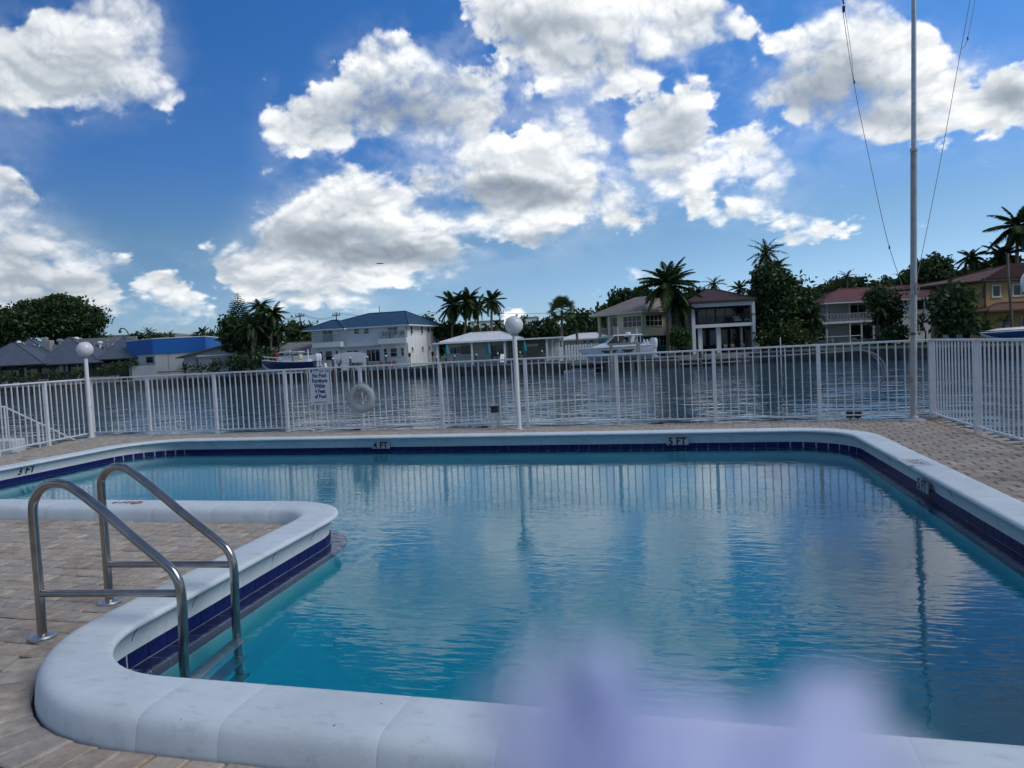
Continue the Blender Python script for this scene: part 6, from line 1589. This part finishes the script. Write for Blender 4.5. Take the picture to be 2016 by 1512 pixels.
palm('tall palm right of the tiered conifer', 512, 604, 100, 26, kind='queen', nf=22, mat=leaf_palm, trunk_px=500, seed=1)
palm('right palm of the dark thicket', 537, 618, 99, 30, kind='queen', nf=24, trunk_px=531, seed=4, dead=3)
palm('drooping palm in front of the ranch house gable', 498, 640, 98, 30, kind='queen', nf=24, trunk_px=497, seed=9)
palm('low spreading palm at the right of the thicket', 550, 650, 100, 24, kind='queen', nf=20, seed=6)
tree('dark trees left of the blue roofed house', [(578,652,20,18),(600,655,20,14),(590,672,28,12),(612,664,12,12)], 122, 590, leaf_dark, .34)
palm('small palm beside the left utility pole', 612, 641, 122, 14, kind='royal', nf=14); palm('small palm left of the left utility pole', 578, 640, 123, 13, kind='royal', nf=14)
tree('pale green shrub between the thicket and the white house', [(608,671,12,6)], 108, 608, leaf_olive, .25, name='shrub', cat='shrub')
tree('dark hedge before the ranch house', [(420,724,26,6),(470,722,30,7),(385,727,16,6)], 98, 420, leaf_dark, .2, name='hedge', cat='hedge', trunk_r=.05)
tree('leafy shrubs at the foot of the dark palms', [(515,706,26,16),(470,708,22,14),(545,706,14,12)], 97, 505, leaf_dark, .22, name='shrub', cat='shrub', trunk_r=.06)
tree('dark bushes in front of the restaurant', [(235,724,22,7),(262,716,10,6),(205,728,14,6)], 106, 235, leaf_dark, .2, name='bush', cat='bush', trunk_r=.05)
tree('clipped hedge at the left restaurant terrace', [(10,744,30,5),(60,742,24,5),(110,738,20,5),(150,736,16,5)], 105, 60, leaf_dark, .2, name='hedge', cat='hedge', trunk_r=.05)
# centre
tree('small dark tree on the right shoulder of the blue roof', [(840,632,14,8)], 125, 840, leaf_dark, .3)
palm('leaning coconut palm, left of the cluster behind the blue roof', 893, 600, 106, 36, kind='coconut', nf=24, trunk_px=888, seed=1, dead=2)
palm('tall coconut palm in the middle of the cluster', 921, 594, 105, 34, kind='coconut', nf=26, trunk_px=905, seed=2)
palm('brown tinged palm at the right of the cluster', 940, 604, 108, 26, kind='coconut', nf=18, trunk_px=943, seed=3, dead=4)
palm('royal palm standing alone left of the centre lamp', 968, 592, 100, 28, kind='coconut', nf=22, trunk_px=964, seed=4)
palm('small palm under the royal palm', 979, 640, 112, 16, kind='coconut', nf=16)
tree('dark green mass behind the patio house, left part', [(880,650,26,12),(905,655,26,14),(860,656,12,10)], 108, 880, leaf_dark, .32)
tree('bright green hedge trees behind the patio house', [(950,655,30,10),(975,660,24,10)], 106, 950, leaf_mid, .3)
tree('dark trees right of the centre lamp', [(1005,655,16,14),(1045,660,30,14),(1070,650,24,18),(1085,645,20,20)], 108, 1045, leaf_dark, .32)
tree('pointed dark tree right of the centre lamp globe', [(1026,645,7,24),(1026,655,11,16)], 107, 1026, leaf_dark, .28)
palm('small palm right of the pointed tree', 1046, 652, 106, 15, kind='queen', nf=16)
fan_palm('round headed fan palm behind the patio house canopy', 1106, 612, 96, 33)
tree('dark trees between the fan palm and the yellow house', [(1135,640,24,24),(1160,645,22,20),(1172,652,14,18),(1125,655,20,16),(1150,622,18,8)], 112, 1150, leaf_dark, .32)
palm('dark palm beside the fan palm', 1131, 628, 98, 22, kind='queen', nf=18, trunk_px=1137)
tree('dark round tree behind the tan roof', [(1228,588,26,20),(1262,584,24,18),(1215,600,16,14),(1285,592,24,16)], 118, 1240, leaf_dark, .38)
palm('large coconut palm in front of the yellow house', 1317, 560, 84, 56, kind='coconut', nf=30, trunk_px=1316, seed=7, tr=.26, lo=-38, hi=84)
palm('second coconut palm leaning behind the large one', 1336, 600, 86, 38, kind='coconut', nf=22, trunk_px=1323, seed=8, tr=.15)
tree('dark trees behind the maroon roof, left side', [(1370,588,30,16),(1345,600,24,16),(1392,592,20,10)], 112, 1370, leaf_dark, .36)
palm('palm left of the maroon roof', 1372, 580, 108, 22, kind='coconut', nf=18)
palm('palm above the top of the maroon roof', 1406, 560, 106, 24, kind='royal', nf=18)
palm('palm right of the maroon roof', 1456, 568, 108, 22, kind='coconut', nf=18)
palm('small palm beside the tall palm thicket', 1474, 582, 104, 17, kind='coconut', nf=16)
tree('clipped green hedge column right of the coconut palm', [(1339,655,19,11),(1339,672,19,12),(1330,665,13,16),(1349,665,12,17)], 82, 1339, leaf_mid, .16, 3.0, name='hedge', cat='hedge', spread=.18, per=20, trunk_r=.1)
# thicket between the modern and the red roofed house
palm('tallest palm with upright plume fronds over the thicket', 1508, 508, 91, 38, kind='royal', nf=18, seed=5, tr=.22, shaft=True, lo=-40, hi=84)
palm('drooping palm in the upper part of the thicket', 1524, 530, 90, 32, kind='queen', nf=20, seed=6, tr=.2)
tree('tall dark tree under the tallest palm', [(1520,560,34,32),(1555,575,32,28),(1505,590,26,36),(1540,610,50,40),(1580,605,26,34),(1525,640,40,34),(1575,650,34,30),(1508,550,22,30),(1498,625,22,44),(1512,570,16,24)], 87, 1530, leaf_dark, .32, 1.15, trunk_r=.45, limbs=5)
palm('palm at the left foot of the thicket', 1500, 560, 89, 28, kind='queen', nf=18, seed=11)
tree('olive green shrub on the bank below the thicket', [(1556,655,20,18),(1545,668,22,12),(1572,668,14,12)], 84, 1555, leaf_olive, .22, 1.2, name='shrub', cat='shrub', trunk_r=.08)
tree('dark bush right of the maroon roofed house', [(1505,668,18,14),(1520,660,14,16)], 85, 1510, leaf_mid, .24, name='bush', cat='bush', trunk_r=.08)
palm('palm left of the long balcony', 1598, 622, 86, 28, kind='queen', nf=20, seed=12)
tree('dark trees left of the red roof', [(1600,595,18,22),(1615,610,14,20)], 97, 1602, leaf_dark, .32)
# behind and before the red roof
palm('date palm behind the left end of the red roof', 1646, 578, 108, 36, kind='phoenix', nf=30, lo=-10, hi=80, seed=2)
palm('stubby palm above the red roof', 1668, 545, 108, 20, kind='royal', nf=13, seed=3, lo=-20)
tree('dark treetops behind the red roof', [(1655,560,20,10),(1685,560,18,12),(1720,570,30,8),(1755,568,30,12)], 112, 1680, leaf_dark, .34)
tree('small branching treetop behind the red roof, left of the flagpole', [(1744,556,8,7),(1760,560,12,8)], 114, 1750, leaf_dark, .3)
tree('dark tree in front of the red roofed house', [(1735,585,28,22),(1752,600,24,24),(1720,590,14,14),(1738,622,22,22),(1760,625,14,14)], 85, 1738, leaf_dark, .26, 1.0, trunk_r=.2)
palm('palm with hanging fronds before the red roofed house', 1733, 606, 84, 28, kind='queen', nf=18, seed=3, trunk_px=1728)
tree('rounded bush before the white wing', [(1765,655,22,18),(1745,665,20,12),(1780,660,10,14)], 83, 1762, leaf_mid, .2, 1.3, name='bush', cat='bush', trunk_r=.08)
tree('large dark tree right of the flagpole', [(1832,540,40,30),(1800,560,24,26),(1868,560,28,24),(1840,520,24,16),(1785,555,18,18)], 104, 1835, leaf_dark, .36, 1.1, trunk_r=.4)
tree('dark mass of trees between red roofed house and villa', [(1862,602,20,32),(1880,622,30,34),(1900,642,32,22),(1860,640,18,30),(1878,578,20,18),(1895,600,18,24)], 67.5, 1885, leaf_dark, .28, 1.25, trunk_r=.35)
palm('palm rising behind the villa wing roof', 1912, 507, 92, 30, kind='coconut', nf=18, seed=2)
palm('broad palm behind the villa roof', 1975, 502, 90, 42, kind='coconut', nf=24, seed=5)
palm('tall palm at the right edge above the villa', 2004, 445, 88, 52, kind='coconut', nf=24, seed=6, tr=.2)
tree('dark trees behind the villa roof', [(1935,530,30,14),(1975,520,30,14),(1900,545,26,14)], 100, 1940, leaf_dark, .34)
palm('small banana like plant before the villa', 1978, 632, 68, 22, kind='royal', nf=12, seed=7, mat=leaf_mid, lo=10)
palm('low palm at the corner of the villa', 1940, 640, 68, 16, kind='queen', nf=14, mat=leaf_mid)
g = ground(1993, 67, GZ); t = thing('bare_palm', 'leaning bare palm trunk in front of the villa', 'palm tree', (g.x, g.y, GZ)); m = MB(); m.tube([(g.x,g.y,GZ), at(1990,600,67), at(1985,545,67), at(1984,500,68)], .14, 8, r2=.11); m.build('trunk', trunk_m, t, smooth=True)
# bare tree before the white wing
g = ground(1822, 83, GZ); t = thing('bare_tree', 'small leafless branching tree before the white wing', 'tree', (g.x, g.y, GZ)); m = MB(); rt_ = random.Random(12)
def br_(p, d, L, r, n):
    q = p + d * L; m.tube([p, p.lerp(q, .5) + Vector((rt_.uniform(-.05,.05), 0, .03)), q], r, 5, r2=r*.75)
    if n == 0: return
    for k in range(rt_.choice([2,3,3])):
        a = rt_.uniform(0, 2*PI); v = Vector((math.cos(a), math.sin(a), 0)); br_(q, (d*.75 + v*rt_.uniform(.45,.8) + Vector((0,0,.25))).normalized(), L*rt_.uniform(.62,.82), r*.70, n-1)
br_(Vector((g.x, g.y, GZ)), Vector((0.05,0,1)).normalized(), 1.15, .10, 5); m.build('branches', bark_m, t)
# far tree belt closing the horizon
def belt(x0, x1, d, y0, y1, seed, label):
    rb_ = random.Random(seed); lobes = []; x = x0
    while x < x1: h = rb_.uniform(y0, y1); by = hor(x) - 4; lobes.append((x, (h + by)/2 - (x - 1000)*0, 26, max(6, (by - h)/2))); x += rb_.uniform(14, 26)
    C = []; R = []; V_ = []; 
    for px, py, rx, ry in lobes: c = at(px, py, d); C.append(tuple(c)); R.append((rx*d/F, rx*d/F*.6, ry*d/F))
    V, Q = leaf_cloud(C, R, int(len(lobes)*70), 12, .8, .75, seed); o = mesh_from_arrays('distant_trees', V, Q, leaf_dark); tag(o, label, None, None, 'stuff')
belt(-150, 650, 210, 672, 684, 5, 'distant tree line left of the white house')
belt(640, 1220, 200, 650, 668, 6, 'distant tree line behind the low houses')
belt(1200, 1650, 170, 590, 612, 7, 'distant tree line behind the yellow and maroon houses')
belt(1620, 2150, 150, 556, 580, 8, 'distant tree line behind the red roof and the villa')

# bird
c = at(748, 519, 60); t = thing('bird', 'tiny bird gliding in front of the lower middle cloud', 'bird', tuple(c)); m = MB(); m.lathe((0,0,0), [(.01,-.12),(.05,-.03),(.05,.04),(.015,.13)], 8); m.v = [(x + c.x, z*.0 + y + c.y, z*.5 + c.z) for x, y, z in m.v]; m.build('body', black, t)
m = MB(); e = RT * .22; m.add([c + Vector((0,0,-.03)), c + Vector((0,0,.04)), c + e + Vector((0,0,.06)), c + e*1.6, c - e + Vector((0,0,.06)), c - e*1.6], [(0,1,2,3),(0,5,4,1)]); m.build('wing', black, t)

# pale lavender blossom very close to the lens, far out of focus, on a stem from the deck
fl_t = thing('flower', 'pale lavender flower petals, blurred, at the lower right close to the camera', 'flower', (.1, .05, 0))
pet_m = bpy.data.materials.new('lavender_petal'); pet_m.use_nodes = True; b_ = pet_m.node_tree.nodes['Principled BSDF']
tcn = nd(pet_m.node_tree, 'ShaderNodeTexCoord'); nz = nd(pet_m.node_tree, 'ShaderNodeTexNoise'); nz.inputs['Scale'].default_value = 60; pet_m.node_tree.links.new(tcn.outputs['Object'], nz.inputs[0])
mxx = nd(pet_m.node_tree, 'ShaderNodeMix', data_type='RGBA'); pet_m.node_tree.links.new(nz.outputs[0], mxx.inputs[0]); mxx.inputs[6].default_value = (.80,.84,.98,1); mxx.inputs[7].default_value = (.76,.79,.96,1)
pet_m.node_tree.links.new(mxx.outputs[2], b_.inputs['Base Color']); b_.inputs['Roughness'].default_value = .7; b_.inputs['Alpha'].default_value = .78
t_ = pet_m.node_tree; tl = nd(t_, 'ShaderNodeBsdfTranslucent'); t_.links.new(mxx.outputs[2], tl.inputs[0]); ms_ = nd(t_, 'ShaderNodeMixShader'); ms_.inputs[0].default_value = .5; t_.links.new(b_.outputs[0], ms_.inputs[1]); t_.links.new(tl.outputs[0], ms_.inputs[2]); t_.links.new(ms_.outputs[0], t_.nodes['Material Output'].inputs['Surface'])
def petal(px0, py0, px1, py1, w_px, d0, d1, bend=.0):
    """a curved petal from root pixel to tip pixel"""
    a, b = at(px0, py0, d0), at(px1, py1, d1); ax = (b - a); L = ax.length; ax.normalize(); side = ax.cross(fwd).normalized(); nn = side.cross(ax)
    m = MB(); n, k = 10, 7; V = []; Q = []
    for i in range(n + 1):
        t = i / n; w = w_px * d1 * .92 / F * (math.sin(PI * (.12 + .83 * t)) ** .7)
        for j in range(k):
            s = (j / (k-1) - .5) * 2; p = a + ax * (L*t) + side * (w*s) + nn * (.004 * s*s + bend * t*t)
            V.append(tuple(p))
    for i in range(n):
        for j in range(k-1): Q.append((i*k+j, i*k+j+1, (i+1)*k+j+1, (i+1)*k+j))
    m.add(V, Q); o = m.build('petal', pet_m, fl_t, smooth=True)

DP = .036
D0, D1 = DP*.85, DP*1.35
for pr in ((1060,1730,1010,1470,120,D0,D1,0), (1150,1710,1080,1400,130,D0,D1,.001), (1240,1710,1190,1400,140,D0,D1*1.02,.001), (1340,1730,1320,1405,140,D0,D1*.98,0), (1430,1730,1440,1420,140,D0,D1,0), (1500,1740,1560,1480,120,D0,D1*1.01,0), (1600,1750,1738,1345,70,D0,D1,0), (1700,1750,1880,1520,100,D0,D1*1.02,.001), (1640,1790,1650,1530,170,D0,D1*.97,0)): petal(*pr)
m = MB(); c0 = at(1440, 1660, DP); m.tube([c0, c0 + Vector((.01,.01,-.15)), (c0.x + .03, c0.y + .12, .6), (c0.x + .05, c0.y + .16, 0)], .0022, 8); m.build('stem', leaf_mid, fl_t)
